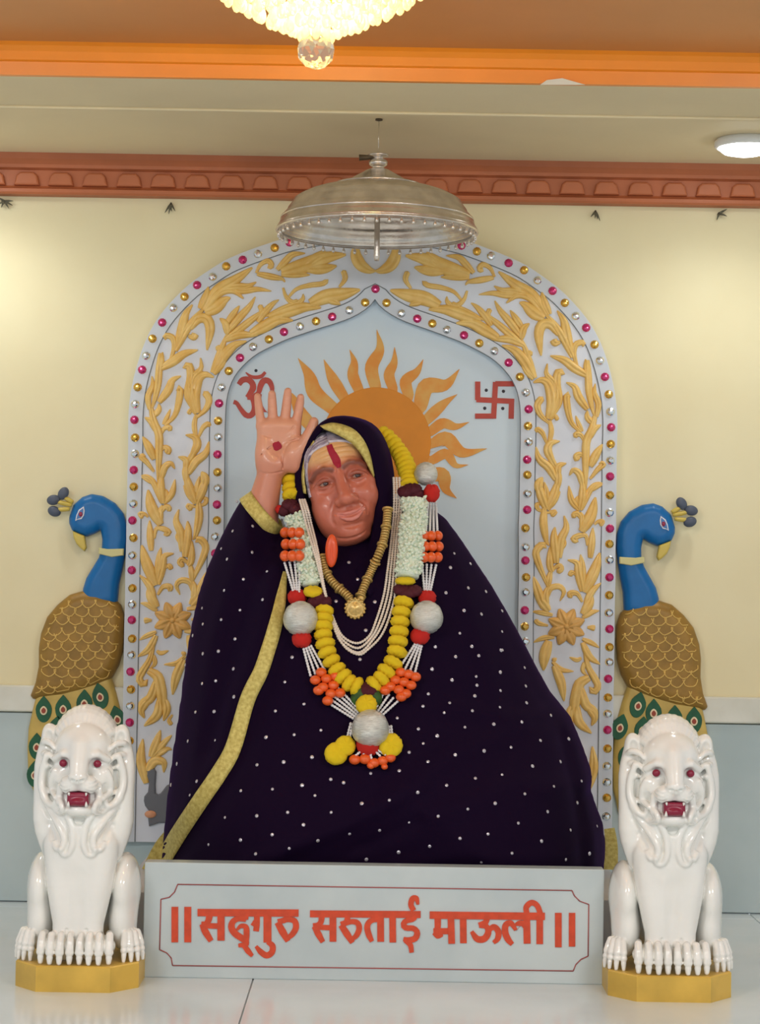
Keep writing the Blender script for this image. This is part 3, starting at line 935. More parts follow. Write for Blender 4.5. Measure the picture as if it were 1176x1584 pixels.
def peacock(mirror, label):
    Fr = Frame(-0.016, AXP if mirror else None)
    m = Fr.m
    s = Fr.s
    b0 = m([(130, 1240, 0)])[0]
    pk = thing('peacock_relief', (b0[0], 0.0, b0[2]), label, 'peacock', 'peacock reliefs beside the arch')
    def put(name, vf, mt, parent=pk, smooth=True, lab=None):
        v, f = vf
        return make(name, *orient(m(v), f), mt, parent, smooth=smooth, label=lab)
    tail = put('tail', inflate(TAIL, 10, 9, 2.0, back=10), mat('peacock_yellow_paint', (206, 176, 92), 0.45, var=0.08, vscale=30), lab='yellow tail with green eye feathers')
    for (a, b, an) in EYES:
        u, v = a / 3.1687 - 2.2, 740 + b / 3.1687
        r = math.radians(an)
        def el(rx, ry, point=0.0, du=0, dv=0):
            out = []
            for t in np.linspace(0, 2 * math.pi, 22, endpoint=False):
                x, y = rx * math.cos(t), ry * math.sin(t)
                if point and y < 0: x *= 1 - point * (-y / ry) ** 2
                out.append((u + du + x * math.cos(r) - y * math.sin(r), v + dv + x * math.sin(r) + y * math.cos(r)))
            return out
        def flat(name, pts, w0, w1, mt, parent):
            q = m([(x, y, 0) for x, y in pts])
            return make(name, *relief([(k[0], k[2]) for k in q], Fr.y0 - w0 * s, Fr.y0 - w1 * s, 0.0008), mt, parent, smooth=False)
        e = flat('eye_feather', el(12.5, 20.5, 0.75, 0, -2), 7, 10.5, mat('peacock_green_paint', (22, 92, 58), 0.45, var=0.15, vscale=60), tail)
        flat('eye_feather_ring', el(5.6, 7.0, 0.3), 10, 11.6, mat('peacock_cream_paint', (232, 214, 176), 0.5), tail)
        flat('eye_feather_heart', el(3.4, 4.4, 0.5), 11.4, 12.6, mat('peacock_rust_paint', (150, 62, 40), 0.5), tail)
    body = put('body', inflate(BODY, 20, 17, 2.0, back=10), mat('peacock_bronze_paint', (158, 120, 48), 0.45, metal=0.1, var=0.12, vscale=40), lab='bronze body with engraved feather scales')
    # pale scale outlines on the body
    Bp = np.array(BODY)
    def wtop(u, v):
        d = poly_sdf(Bp, np.array([[u]]), np.array([[v]]))[0, 0]
        if d < 0: return None
        t = min(d / 20, 1); return 17 * math.sqrt(max(0, 1 - (1 - t) ** 2))
    ML = mat('peacock_pale_gold_line', (214, 178, 96), 0.45)
    row = 0; v = 928.0
    rr = random.Random(3 + int(mirror))
    while v < 1084:
        u = 58.0 + (10 if row % 2 else 0)
        while u < 205:
            pts = []
            for t in np.linspace(0, math.pi, 9):
                uu = u + 11.5 * math.cos(t) + rr.uniform(-.8, .8); vv = v + 12.0 * math.sin(t) + 0.12 * (uu - 130) * (1 if row % 3 else -1) * 0.4 + rr.uniform(-.8, .8)
                w = wtop(uu, vv)
                if w is None or poly_sdf(Bp, np.array([[uu]]), np.array([[vv]]))[0, 0] < 5: continue
                pts.append((uu, vv, w + 0.2))
            if len(pts) >= 4:
                vf = tube(m(pts), 0.0012, 5)
                make('scale_line', *vf, ML, body)
            u += 20.5
        v += 13.5; row += 1
    neck = put('neck', inflate(NECK, 15, 14, 1.6, back=10), mat('peacock_blue_paint', (2, 104, 170), 0.4, var=0.05, vscale=30), lab='bright blue head and curved neck')
    def flatp(name, pts, w0, w1, mt, parent, bev=0.0008, lab=None):
        q = m([(x, y, 0) for x, y in zp(pts)])
        return make(name, *relief([(k[0], k[2]) for k in q], Fr.y0 - w0 * s, Fr.y0 - w1 * s, bev), mt, parent, smooth=False, label=lab)
    MY = mat('peacock_beak_paint', (206, 182, 84), 0.42)
    flatp('beak', [(366,258),(395,270),(424,282),(434,340),(424,357),(408,345),(386,322),(372,292)], 1, 12, MY, pk, 0.004)
    flatp('eye_white', [(381,210),(387,180),(398,155),(423,138),(427,160),(424,182),(412,200),(394,203)], 12, 15.2, mat('peacock_eye_white', (222, 222, 226), 0.4), neck)
    ep = m([(408 / 3.1687 - 2.2, 740 + 177 / 3.1687, 15.6)])[0]
    make('pupil', *ball(ep, (0.0042, 0.002, 0.0052), 12, 8), mat('peacock_pupil', (150, 40, 70), 0.3), neck)
    flatp('collar', [(498,340),(540,347),(618,345),(616,378),(560,386),(496,370)], 4, 16.5, mat('peacock_collar_paint', (208, 200, 140), 0.45), neck, 0.002)
    flatp('eye_ground', [(386,203),(392,180),(401,160),(420,145),(422,160),(419,180),(409,195),(396,199)], 13, 15.5, mat('peacock_eye_ground', (74, 120, 178), 0.4), neck)
    MT = mat('peacock_crest_tip_paint', (80, 88, 104), 0.5)
    for (p0, p1, tip, an) in (((368,118),(326,94),(320,74),-60), ((362,132),(288,114),(272,106),-10), ((352,150),(288,154),(276,162),20)):
        q = m([(*zp([p0])[0], 9), (*zp([p1])[0], 9)])
        make('crest_stem', *tube(catmull(q, 6), [0.0040, 0.0046, 0.0050, 0.0050, 0.0046, 0.0036], 8), MY, pk)
        c = m([(*zp([tip])[0], 9)])[0]
        A_, f_ = ball((0, 0, 0), (0.0145, 0.008, 0.0110), 14, 9)
        aa = math.radians(an if not mirror else 180 - an)
        R_ = np.array([[math.cos(aa), 0, math.sin(aa)], [0, 1, 0], [-math.sin(aa), 0, math.cos(aa)]])
        make('crest_tip', A_ @ R_.T + c, f_, MT, pk)
    return pk
peacock(False, 'blue and bronze peacock relief on the wall left of the arch, facing left')
peacock(True, 'blue and bronze peacock relief on the wall right of the arch, facing right')
# ------------------------------------------------------------------ plinth with inscription
YS = -0.81
pl_l = P(222, 1430, YS)[0]; pl_r = P(934, 1430, YS)[0]
z_lip = P(588, 1339.5, YS)[2]
sl_c = ((pl_l + pl_r) / 2, YS, 0.0)
plinth = thing('inscribed_plinth', sl_c, 'white marble plinth with an orange Devanagari inscription under the statue', 'plinth')
make('front_slab', *box(pl_l, pl_r, YS, -0.772, 0.0, z_lip, 0.0015), M_marble, plinth, smooth=False, label='marble front slab with inscription')
make('seat_block', *box(P(205, 1330, -0.5)[0], P(958, 1340, -0.5)[0], -0.725, -0.016, 0.0, Z_SEAT, 0.002), mat('seat_marble', (202, 203, 208), 0.3, var=0.06, vscale=6), plinth, smooth=False)
make('seat_block', *box(pl_l + 0.004, pl_r - 0.004, -0.772, -0.725, 0.0, Z_SEAT, 0.001), MATS['seat_marble'], plinth, smooth=False)
M_ink = mat('vermilion_letter_paint', (212, 74, 40), 0.5, var=0.08, vscale=80)
M_frame = mat('thin_red_frame_paint', (164, 86, 84), 0.5)
L1 = (240, 1370, 4.9); L2 = (460, 1370, 5.345); L3 = (660, 1370, 4.523)
def letter(name, zoom, lst, label):
    return strokes(lst, zoom, YS, 0.0014, M_ink, plinth, name, label)
letter('danda', L1, [([(150,160),(150,428)], 50)], None)
letter('danda', L1, [([(248,160),(248,428)], 52)], None)
letter('headline', L1, [([(322,203),(1088,207)], 54)], 'headline of the first word')
letter('letter', L1, [([(500,215),(500,415)], 54), ([(412,225),(405,262),(385,290),(352,292)], [50,46,44,40]), ([(350,298),(430,304),(500,306)], 40), ([(358,290),(380,345),(425,418)], [44,52,40])], 'letter sa')
letter('letter', L1, [([(688,215),(684,255)], 44), ([(690,256),(628,250),(588,275),(580,318),(605,360),(650,392),(690,420),(690,450)], [34,38,44,50,50,48,48,40]), ([(620,335),(650,305),(688,312),(694,360),(690,440)], [18,34,44,44,36]), ([(632,452),(672,452),(702,490),(738,532)], [26,40,42,26])], 'letter da with a stroke below')
letter('letter', L1, [([(772,220),(772,290),(765,345)], 44), ([(735,278),(770,300)], 40), ([(852,215),(852,430)], 60), ([(852,425),(890,455),(885,505),(845,528),(800,500),(765,458)], [34,46,46,46,42,24])], 'letter ga with a curved stroke below')
letter('letter', L1, [([(1010,222),(985,258),(930,272)], [44,44,36]), ([(928,278),(965,345),(1008,420)], [46,56,40]), ([(945,276),(1010,256),(1058,268),(1068,318),(1040,368),(1005,395)], [30,36,44,46,44,34])], 'letter ru')
letter('headline', L2, [([(105,232),(1020,238)], 56)], 'headline of the second word')
letter('letter', L2, [([(295,245),(295,462)], 56), ([(203,255),(195,300),(170,325),(130,330)], [50,46,44,38]), ([(140,338),(220,345),(295,347)], 42), ([(142,335),(172,395),(212,465)], [46,54,40])], 'letter sa')
letter('letter', L2, [([(418,255),(405,300),(360,318)], [46,46,40]), ([(362,325),(405,390),(457,470)], [48,58,42]), ([(385,318),(450,296),(500,310),(512,358),(490,410),(458,438)], [34,40,46,48,46,34])], 'letter ru')
letter('letter', L2, [([(688,245),(690,462)], 56), ([(700,290),(640,280),(595,300),(578,345),(592,405),(618,460)], [34,40,46,50,50,36])], 'letter ta')
letter('letter', L2, [([(788,245),(790,468)], 54)], 'vowel stroke')
letter('letter', L2, [([(975,250),(960,275),(900,290),(878,320),(900,348),(960,352),(992,385),(975,435),(920,448),(878,440)], [40,42,44,50,44,44,50,50,44,36]), ([(895,450),(935,490),(946,552)], [44,44,36]), ([(962,205),(940,155),(955,105),(985,105),(998,155)], [44,46,46,42,24])], 'letter ii')
letter('headline', L3, [([(22,205),(828,214)], 50)], 'headline of the third word')
letter('letter', L3, [([(170,215),(176,405)], [46,46]), ([(78,222),(78,290),(72,325)], [46,44,40]), ([(48,318),(110,318),(170,318)], 42), ([(55,325),(80,350),(115,345)], [40,40,16])], 'letter ma')
letter('letter', L3, [([(256,215),(258,402)], 46)], 'vowel stroke')
letter('letter', L3, [([(425,225),(410,258),(365,275)], [40,40,32]), ([(368,278),(418,285),(432,325),(405,370),(355,372),(315,320)], [30,40,46,46,44,26]), ([(430,318),(470,288),(502,320),(498,370),(468,398)], [28,40,44,40,26])], 'letter uu')
letter('letter', L3, [([(700,215),(704,405)], 48), ([(698,300),(668,262),(635,275),(620,310)], [30,38,40,24]), ([(625,310),(590,262),(555,275),(550,325),(570,375),(600,410)], [24,38,44,46,46,32])], 'letter la')
letter('letter', L3, [([(792,215),(792,408)], 46), ([(702,195),(698,150),(735,118),(775,140),(800,205)], [36,40,38,38,38])], 'vowel stroke with a hook above')
letter('danda', L3, [([(922,190),(922,430)], 46)], None)
letter('danda', L3, [([(1018,190),(1018,425)], 44)], None)
FRM = [(275,1368),(885,1377.5),(889,1386),(897,1394),(911,1399),(910,1479),(899,1484),(891,1492),(887,1502),(267,1493.5),(265,1482),(258,1474),(247,1469),(249,1391),(262,1388),(270,1380)]
q = [P(u, v, YS - 0.0006) for u, v in FRM]
A = Acc()
for i in range(len(q)):
    A.add(tube([q[i], q[(i + 1) % len(q)]], 0.0011, 6))
make('frame_line', *A.get(), M_frame, plinth, label='thin red frame line with notched corners')

# ------------------------------------------------------------------ lions
def build_lion():
    S = Sculpt((-116, -3, -96), (116, 404, 116), 1.7)
    # body, chest, haunches
    S.chain([(0, 70, -42), (0, 150, -30), (0, 235, -6)], [56, 62, 60], 10)
    S.chain([(0, 165, 14), (0, 250, 10)], [56, 60], 14)
    S.boxx((0, 95, 30), (25, 80, 36), 14, 10)
    for q in (-1, 1):
        S.chain([(q * 33, 180, 34), (q * 30, 120, 42), (q * 23, 60, 50), (q * 22, 20, 54)], [30, 25, 19, 19], 10)
        S.ell((q * 69, 106, -12), (25, 58, 62), 3)
        S.ell((q * 67, 60, 4), (24, 48, 44), 8)
        # front paw: palm and four blocky toes with short claws
        S.ell((q * 32, 26, 58), (31, 17, 28), 6)
        for t in range(4):
            x = q * (8.0 + t * 15.6); zt = 89 - 2.6 * (t - 1.2) ** 2
            S.chain([(x * 0.95, 44, zt - 26), (x, 44, zt - 10), (x * 1.01, 34, zt - 3), (x * 1.01, 24, zt)], [5.8, 6.2, 6.6, 7.0], 1.5)
            S.ell((x * 1.01, 19, zt), (7.6, 6.4, 7.0), 1.2)
            S.chain([(x * 1.01, 11, zt + 1), (x * 1.01, 4, zt + 2)], [5.6, 4.2], 0.8)
            if t < 3:
                xm = q * (8.0 + (t + 0.5) * 15.6)
                S.chain([(xm, 52, zt - 16), (xm, 38, zt - 2), (xm, 26, zt + 4)], [2.6, 3.0, 2.2], 1.5, sub=True)
        # rear paw, turned outwards
        S.ell((q * 80, 28, 8), (22, 17, 30), 6)
        for t in range(4):
            an = math.radians(4 + t * 22)
            ox, oz = q * 74, 14
            sx, cz_ = q * math.sin(an), math.cos(an)
            S.chain([(ox + sx * 8, 44, oz + cz_ * 12), (ox + sx * 22, 43, oz + cz_ * 30), (ox + sx * 28, 26, oz + cz_ * 38)], [5.2, 5.4, 6.2], 1.5)
            S.ell((ox + sx * 29, 18, oz + cz_ * 39), (6.4, 6.0, 6.4), 1.2)
            S.chain([(ox + sx * 31, 11, oz + cz_ * 41), (ox + sx * 32, 2, oz + cz_ * 43)], [4.6, 3.2], 0.8)
    S.chain([(0, 140, 78), (0, 90, 74), (0, 50, 78)], [3, 7, 4], 12, sub=True)
    # mane mass
    S.ell((0, 262, -4), (66, 92, 58), 10)
    for q in (-1, 1):
        S.chain([(q * 57, 352, 4), (q * 64, 310, 12), (q * 63, 262, 18), (q * 58, 208, 18), (q * 48, 172, 18)], [15, 19, 20, 24, 20], 6, n=12)
    # head
    S.ell((0, 322, 22), (50, 56, 46), 8)
    S.ell((0, 340, 36), (43, 34, 38), 8)
    for q in (-1, 1):
        S.ell((q * 30, 290, 42), (22, 26, 22), 9)            # cheek
        S.chain([(q * 10, 325, 71), (q * 28, 327, 67), (q * 44, 318, 54)], [6, 6.5, 5], 7)   # brow
        S.ell((q * 28, 312, 72), (12, 8, 10), 6, sub=True)   # socket
        S.ell((q * 14, 280, 76), (18, 15, 15), 6)            # muzzle pads
    S.chain([(0, 338, 66), (0, 310, 78), (0, 294, 86)], [17, 16, 14], 8)                  # nose bridge
    S.ell((0, 293, 90), (15, 7, 9), 3)
    for q in (-1, 1): S.ell((q * 8, 288.5, 97), (4.5, 2.2, 5), 1.5, sub=True)
    S.chain([(0, 288, 97), (0, 270, 94)], 1.5, 1.5, sub=True)
    S.ell((0, 240, 62), (25, 14, 24), 6)                      # chin
    for q in (-1, 1): S.chain([(q * 30, 276, 66), (q * 32, 258, 66), (q * 24, 240, 72)], [7, 5.5, 5], 4, n=8)   # jaw corners
    S.boxx((0, 258, 92), (18.5, 11, 26), 6, 3, sub=True)        # open mouth
    S.ell((0, 222, 76), (21, 8, 18), 4, sub=True)             # hollow under the chin
    def onf(pts, off):
        return [(a, b, (S.front(a, b) or 0.0) + off) for a, b in pts]
    for q in (-1, 1):
        for w_ in range(3):                                   # whisker folds
            S.chain(onf([(q * 13, 285 - w_ * 6), (q * 20, 281 - w_ * 6), (q * 28, 284 - w_ * 6.5), (q * 35, 290 - w_ * 7)], 0.6), [1.2, 2.0, 1.9, 1.2], 1.6, sub=True, n=10)
    # ears and crown of the mane
    for q in (-1, 1):
        S.ell((q * 59, 352, 10), (13, 19, 14), 6, rz=-q * 8)
        S.ell((q * 60, 349, 25), (7.5, 12, 8), 4, sub=True, rz=-q * 8)
        for dz_ in (0, 19, 38):
            S.chain([(q * 71, 336 - dz_, 16), (q * 64, 343 - dz_, 30), (q * 53, 341 - dz_, 40), (q * 46, 334 - dz_, 45)], [4, 5.2, 5, 3.5], 3, n=10)
    for k in range(13):
        a = math.radians(28 + k * 124 / 12)
        S.chain([(40 * math.cos(a), 334 + 40 * math.sin(a), 38), (47 * math.cos(a), 332 + 55 * math.sin(a), 24), (50 * math.cos(a), 331 + 62 * math.sin(a), 4), (48 * math.cos(a), 330 + 58 * math.sin(a), -22)], [4, 8, 9.5, 8], 2.2, n=9)
    S.ell((0, 354, -2), (50, 40, 38), 5)
    # carved locks: cut the valleys, then lay the curls
    for pts in ([(-52, 306), (-57, 286), (-55, 262), (-44, 248)], [(-40, 278), (-41, 262), (-36, 250)], [(-62, 238), (-50, 226), (-38, 206), (-30, 192)], [(-24, 232), (-16, 212), (-15, 190)], [(-52, 214), (-44, 196), (-38, 184)]):
        for q in (1, -1):
            S.chain(onf([(q * a, b) for a, b in pts], 0.5), [2.5, 5.0, 5.5, 3.0], 4, sub=True, n=14)
    locks = [([(-64, 256), (-50, 236), (-34, 214), (-24, 196), (-26, 180), (-36, 178), (-40, 186)], 6.0),
             ([(-34, 250), (-22, 234), (-11, 212), (-9, 186), (-16, 170), (-26, 170), (-28, 178)], 5.5),
             ([(-60, 268), (-44, 262), (-30, 252), (-26, 240), (-34, 234), (-44, 240)], 5.0),
             ([(-60, 322), (-66, 296), (-66, 270), (-56, 250), (-44, 244), (-40, 252)], 6.5),
             ([(-44, 300), (-49, 284), (-48, 268), (-40, 258)], 4.5)]
    for pts, r in locks:
        for q in (1, -1):
            S.chain(onf([(q * a, b) for a, b in pts], 0.5), [r * 0.7, r, r, r * 0.9, r * 0.7], 3.5, n=22)
    v, f = S.mesh()
    return v, f
LS = px_size(-0.848) * 0.958
lion_v, lion_f = build_lion()
M_white = mat('white_glazed_lion', (238, 238, 232), 0.2, coat=0.6, var=0.03, vscale=12, bump=0.04, bscale=120)
M_base = mat('gold_painted_base', (224, 184, 82), 0.38, metal=0.15, var=0.12, vscale=14)
M_lred = mat('crimson_lion_paint', (134, 28, 56), 0.3)
def lw(pts, root):
    """lion pixels to the place"""
    a = np.atleast_2d(np.asarray(pts, float))
    return np.stack([root[0] + a[:, 0] * LS * 0.965, root[1] - a[:, 2] * LS, root[2] + a[:, 1] * LS], 1)
BH = 39.5 * px_size(-0.93)
cL = P(126.5, 1495, -0.848); cR = P(1029.5, 1493, -0.848)
rootL = np.array([cL[0], -0.848, BH]); rootR = np.array([cR[0], -0.848, BH])
lion = thing('lion_statue', (rootL[0], rootL[1], 0.0), 'white glazed seated lion with red mouth on gold base, left of the inscription', 'lion statue', 'guardian lions beside the plinth')
v, f = orient(lw(lion_v, rootL), lion_f)
lb = make('lion_body', v, f, M_white, lion)
for q in (-1, 1):
    make('eye', *ball(lw([(q * 28, 312, 65)], rootL)[0], (6.4 * LS, 5 * LS, 6.0 * LS), 14, 10), M_lred, lion)
mo, mf = Sculpt((-24, 240, 50), (24, 274, 100), 1.2), None
mo.boxx((0, 258, 72), (17.5, 10.5, 16.5), 5, 0)
mo.ell((0, 254, 84), (13, 6, 9), 4)
v, f = mo.mesh(); v, f = orient(lw(v, rootL), f)
make('mouth', v, f, M_lred, lion, label='crimson painted open mouth')
for q in (-1, 1):
    make('tooth', *tube(lw([(q * 14, 268, 88), (q * 14, 266, 89), (q * 13.5, 263.5, 89)], rootL), [2.0 * LS, 1.6 * LS, 0.5 * LS], 8), M_white, lion)
    make('tooth', *tube(lw([(q * 14.5, 247, 88), (q * 14.5, 251, 89), (q * 14.5, 255, 89)], rootL), [2.8 * LS, 2.0 * LS, 0.5 * LS], 8), M_white, lion)
def octo(hx, hy, cx, cy):
    return [(-hx + cx, -hy), (hx - cx, -hy), (hx, -hy + cy), (hx, hy - cy), (hx - cx, hy), (-hx + cx, hy), (-hx, hy - cy), (-hx, -hy + cy)]
def prism(poly, c, z0, z1, bev):
    rings = [(poly, z0), (poly, z1 - bev), ([(x * (1 - bev / 0.11), y * (1 - bev / 0.11)) for x, y in poly], z1)]
    v = [(c[0] + x, c[1] + y, z) for pp_, z in rings for x, y in pp_]; n = len(poly); f = []
    for r in range(2):
        for i in range(n): f.append((r * n + i, r * n + (i + 1) % n, (r + 1) * n + (i + 1) % n, (r + 1) * n + i))
    f.append(tuple(range(2 * n, 3 * n))); f.append(tuple(reversed(range(n))))
    return np.array(v), f
make('base_block', *prism(octo(0.1035, 0.103, 0.042, 0.050), rootL, 0.0, BH, 0.002), M_base, lion, smooth=False, label='gold painted eight-sided base')
l2 = lion.copy(); COL.objects.link(l2); l2.location = (rootR[0], rootR[1], 0.0)
l2['label'] = 'white glazed seated lion with red mouth on gold base, right of the inscription'
for ch_ in list(lion.children):
    c2 = ch_.copy(); COL.objects.link(c2); c2.parent = l2
# ------------------------------------------------------------------ seated statue
YST = -0.40
FS = Frame(YST)
sS = FS.s
RP = np.array([(378,764),(392,770),(436,824),(450,806),(470,790),(492,806),(520,820),(548,826),(574,818),(592,796),(606,770),(645,778),(672,788),(690,802),(715,836),(738,871),(760,904),(787,950),(813,998),(832,1035),(851,1069),(882,1107),(898,1145),(913,1187),(915,1202),(912,1217),(920,1242),(931,1270),(934,1300),(932,1345),(932,1480),(252,1480),(250,1345),(256,1285),(258,1260),(262,1220),(269,1160),(278,1100),(284,1050),(291,1000),(298,960),(307,920),(320,880),(337,840),(357,800)], float)
BORDER = [(441,884),(438,905),(432,940),(424,975),(414,1008),(403,1040),(383,1082),(361,1156),(339,1196),(311,1237),(276,1290),(250,1334)]
def dist_line(poly, U, V):
    d = np.full(U.shape, 1e18); p = np.asarray(poly, float)
    for a, b in zip(p[:-1], p[1:]):
        e = b - a; L = max(e @ e, 1e-9)
        t = np.clip(((U - a[0]) * e[0] + (V - a[1]) * e[1]) / L, 0, 1)
        d = np.minimum(d, (U - a[0] - t * e[0]) ** 2 + (V - a[1] - t * e[1]) ** 2)
    return np.sqrt(d)
FOLDS = [([(u - 13, v + 2) for u, v in BORDER], 9, 13), ([(u + 24, v + 3) for u, v in BORDER], -8, 14),
         ([(690,1082),(780,1100),(885,1088)], 6, 11), ([(600,1200),(700,1145),(800,1112)], 9, 16), ([(400,1300),(540,1245),(650,1190)], 8, 13),
         ([(420,1322),(520,1300),(640,1240)], -5, 10), ([(300,1328),(440,1318),(560,1288)], 5, 10), ([(740,870),(800,1000),(850,1100),(885,1250)], -6, 17),
         ([(390,800),(335,1000),(303,1250)], 7, 15), ([(412,850),(372,1000),(335,1150)], -7, 13), ([(700,860),(740,1000),(760,1080)], 5, 16),
         ([(880,1120),(900,1200),(905,1320)], 6, 10), ([(860,1130),(878,1220),(885,1330)], -6, 9), ([(660,1230),(780,1190),(900,1210)], 6, 16), ([(560,1320),(700,1290),(860,1300)], 5, 14)]
def Wf(U, V):
    U = np.asarray(U, float); V = np.asarray(V, float)
    d = poly_sdf(RP, U, V)
    R = np.interp(V, [760, 800, 850, 950, 1100, 1330], [45, 75, 115, 180, 245, 300])
    H = np.interp(V, [760, 800, 850, 950, 1100, 1220, 1345], [48, 78, 112, 150, 205, 250, 268])
    t = np.clip(d / R, -0.2, 1)
    w = H * np.sqrt(np.maximum(0, 1 - (1 - np.maximum(t, 0)) ** 2))
    fo = np.zeros(U.shape)
    for pl_, a, s_ in FOLDS:
        fo += a * np.exp(-(dist_line(pl_, U, V) / s_) ** 2)
    fo += 22 * np.exp(-(((U - 400) / 110) ** 2 + ((V - 1275) / 80) ** 2)) + 26 * np.exp(-(((U - 790) / 115) ** 2 + ((V - 1265) / 80) ** 2))
    return w + fo * np.clip(d / 25, 0, 1), d
GU = np.arange(235.0, 960.0, 3.0); GV = np.arange(740.0, 1400.0, 3.0)
GW = Wf(*np.meshgrid(GU, GV, indexing='ij'))[0]
def wf1(u, v):
    x = min(max((u - GU[0]) / 3.0, 0), len(GU) - 1.001); y = min(max((v - GV[0]) / 3.0, 0), len(GV) - 1.001)
    i, j = int(x), int(y); x -= i; y -= j
    return float((GW[i, j] * (1 - x) + GW[i + 1, j] * x) * (1 - y) + (GW[i, j + 1] * (1 - x) + GW[i + 1, j + 1] * x) * y)
def on_robe(pu, pv, off=0.0):
    """point of the robe's surface that shows at a photo pixel, lifted by off pixels"""
    w = 60.0
    for _ in range(8):
        p = P(pu, pv, YST - sS * w)
        u, v, _w = FS.inv(p)
        w = 0.5 * w + 0.5 * (wf1(u, v) + off)
    return P(pu, pv, YST - sS * w)
def robe_n(p):
    u, v, w = FS.inv(p); e = 3.0
    g = wf1
    du = (g(u + e, v) - g(u - e, v)) / (2 * e); dv = (g(u, v + e) - g(u, v - e)) / (2 * e)
    n = np.array([-du, -1.0, dv]); return n / np.linalg.norm(n)
root_p = FS.m([(588, 1345, 60)])[0]
stat = thing('seated_statue', (root_p[0], root_p[1], Z_SEAT), 'seated statue of an elderly woman in a dark purple shawl, palm raised', 'statue')
# --- robe
hst = 4.5
uu = np.arange(RP[:, 0].min() - 15, RP[:, 0].max() + 15, hst); vv = np.arange(745, 1362, hst); ww = np.arange(-130, 306, hst)
U, V = np.meshgrid(uu, vv, indexing='ij')
Wt, Dd = Wf(U, V)
R_ = np.interp(V, [760, 800, 850, 950, 1100, 1330], [45, 75, 115, 180, 245, 300])
tt = np.minimum(Dd / R_, 1)
core = np.maximum(Wt / np.maximum(np.sqrt(np.maximum(1e-4, 1 - np.maximum(0, 1 - np.maximum(tt, 0)) ** 2)), 0.05), 20)
core = np.clip(core, 20, 330)
backH = np.interp(V, [760, 850, 1345], [40, 80, 115])
Hh = np.where(ww[None, None, :] > 0, core[:, :, None], backH[:, :, None])
Fv = (np.sqrt((1 - tt)[:, :, None] ** 2 + (ww[None, None, :] / Hh) ** 2) - 1) * 60
Fv = np.maximum(Fv, (V - FS.inv((0, YST, Z_SEAT))[1] + 1)[:, :, None])
v, f = surface_nets(Fv.astype(np.float32), (uu[0], vv[0], ww[0]), hst)
for _ in range(2):       # ease the grid steps
    nb = np.zeros_like(v); ct = np.zeros(len(v))
    for i in range(4):
        j = (i + 1) % 4
        np.add.at(nb, f[:, i], v[f[:, j]]); np.add.at(ct, f[:, i], 1)
        np.add.at(nb, f[:, j], v[f[:, i]]); np.add.at(ct, f[:, j], 1)
    v = 0.5 * v + 0.5 * nb / np.maximum(ct, 1)[:, None]
M_velvet = mat('dark_purple_velvet', (21, 6, 32), 0.8, sheen=0.16, sheen_rgb=(120, 40, 190), spec=0.08, bump=0.06, bscale=500)
M_zari = mat('gold_brocade', (214, 200, 118), 0.5, metal=0.25, var=0.2, vscale=160, rgb2=(184, 164, 84), bump=0.25, bscale=700)
robe = make('shawl', *orient(FS.m(v), f), M_velvet, stat, label='dark purple velvet shawl scattered with silver sequins')
# --- sequins
seq_v, seq_f = ball((0, 0, 0), (1, 1, 0.45), 8, 6)
seq = mesh_data('sequin', seq_v * 0.0034, seq_f, mat('silver_sequin', (196, 192, 200), 0.3, metal=0.5), False)
SQ = []
def zs(o, sc, lst): SQ.extend((o[0] + a / sc, o[1] + b / sc) for a, b in lst)
zs((240, 1080), 3.267, [(205,70),(298,68),(165,217),(303,213),(110,332),(210,420),(80,438),(175,490),(608,65),(752,30),(560,198),(703,185),(838,162),(515,337),(650,323),(793,298),(433,468),(593,460),(743,440),(888,410),(953,427),(808,492),(353,603),(514,595),(670,577),(890,577),(1045,532),(592,690),(750,640),(270,740),(432,717),(678,760),(823,720),(983,686),(1135,668),(508,787),(1068,815),(1090,380)])
zs((600, 1000), 3.267, [(343,50),(460,47),(580,18),(225,117),(323,170),(447,152),(571,128),(692,107),(205,240),(440,250),(570,223),(698,200),(313,285),(178,302),(285,335),(428,325),(567,307),(702,285),(825,348),(48,362),(155,417),(250,452),(390,408),(536,393),(678,382),(772,475),(915,467),(108,535),(203,582),(341,548),(487,528),(623,510),(732,605),(873,582),(58,628),(298,702),(443,666),(578,648),(980,680),(840,707),(152,738),(693,745),(8,777),(405,822),(543,793),(958,790),(808,835),(108,890),(255,858),(660,893),(924,928),(1058,908),(365,970),(507,948),(777,984),(55,1040),(212,1010),(628,1045),(1020,1047),(473,1090),(900,1077)])
zs((180, 740), 2.64, [(493,95),(475,215),(557,195),(555,302),(428,287),(452,330),(615,380),(519,412),(440,458),(597,495),(505,538),(350,530),(353,595),(428,577),(312,642),(485,656),(353,716),(417,706),(282,762),(478,778),(350,838),(406,827),(480,892),(322,955),(400,952)])
SQ += [(777,945),(777,977),(775,1006),(774,1040),(724.7,909.5),(690,917),(718,944.5),(711.5,979.6),(673.6,1000.7),(705,1016),(668.5,1035),(699.4,1052),(566,975),(553.5,896),(580,931),(557,1020),(452,1016.7),(440.7,1055),(470.7,1089),(426,1099.7),(412,1140),(703,856),(697,878),(728,872),(752,915),(745,950),(730,1000),(738,1060),(655,1150),(540,870),(520,930)]
for (a, b) in SQ:
    p = on_robe(a, b, 0.5); n = robe_n(p)
    q = Vector(n).to_track_quat('Z', 'Y')
    k = random.uniform(0.8, 1.15)
    inst('sequin', seq, robe, p, rot=q.to_euler(), scale=(k, k, k))
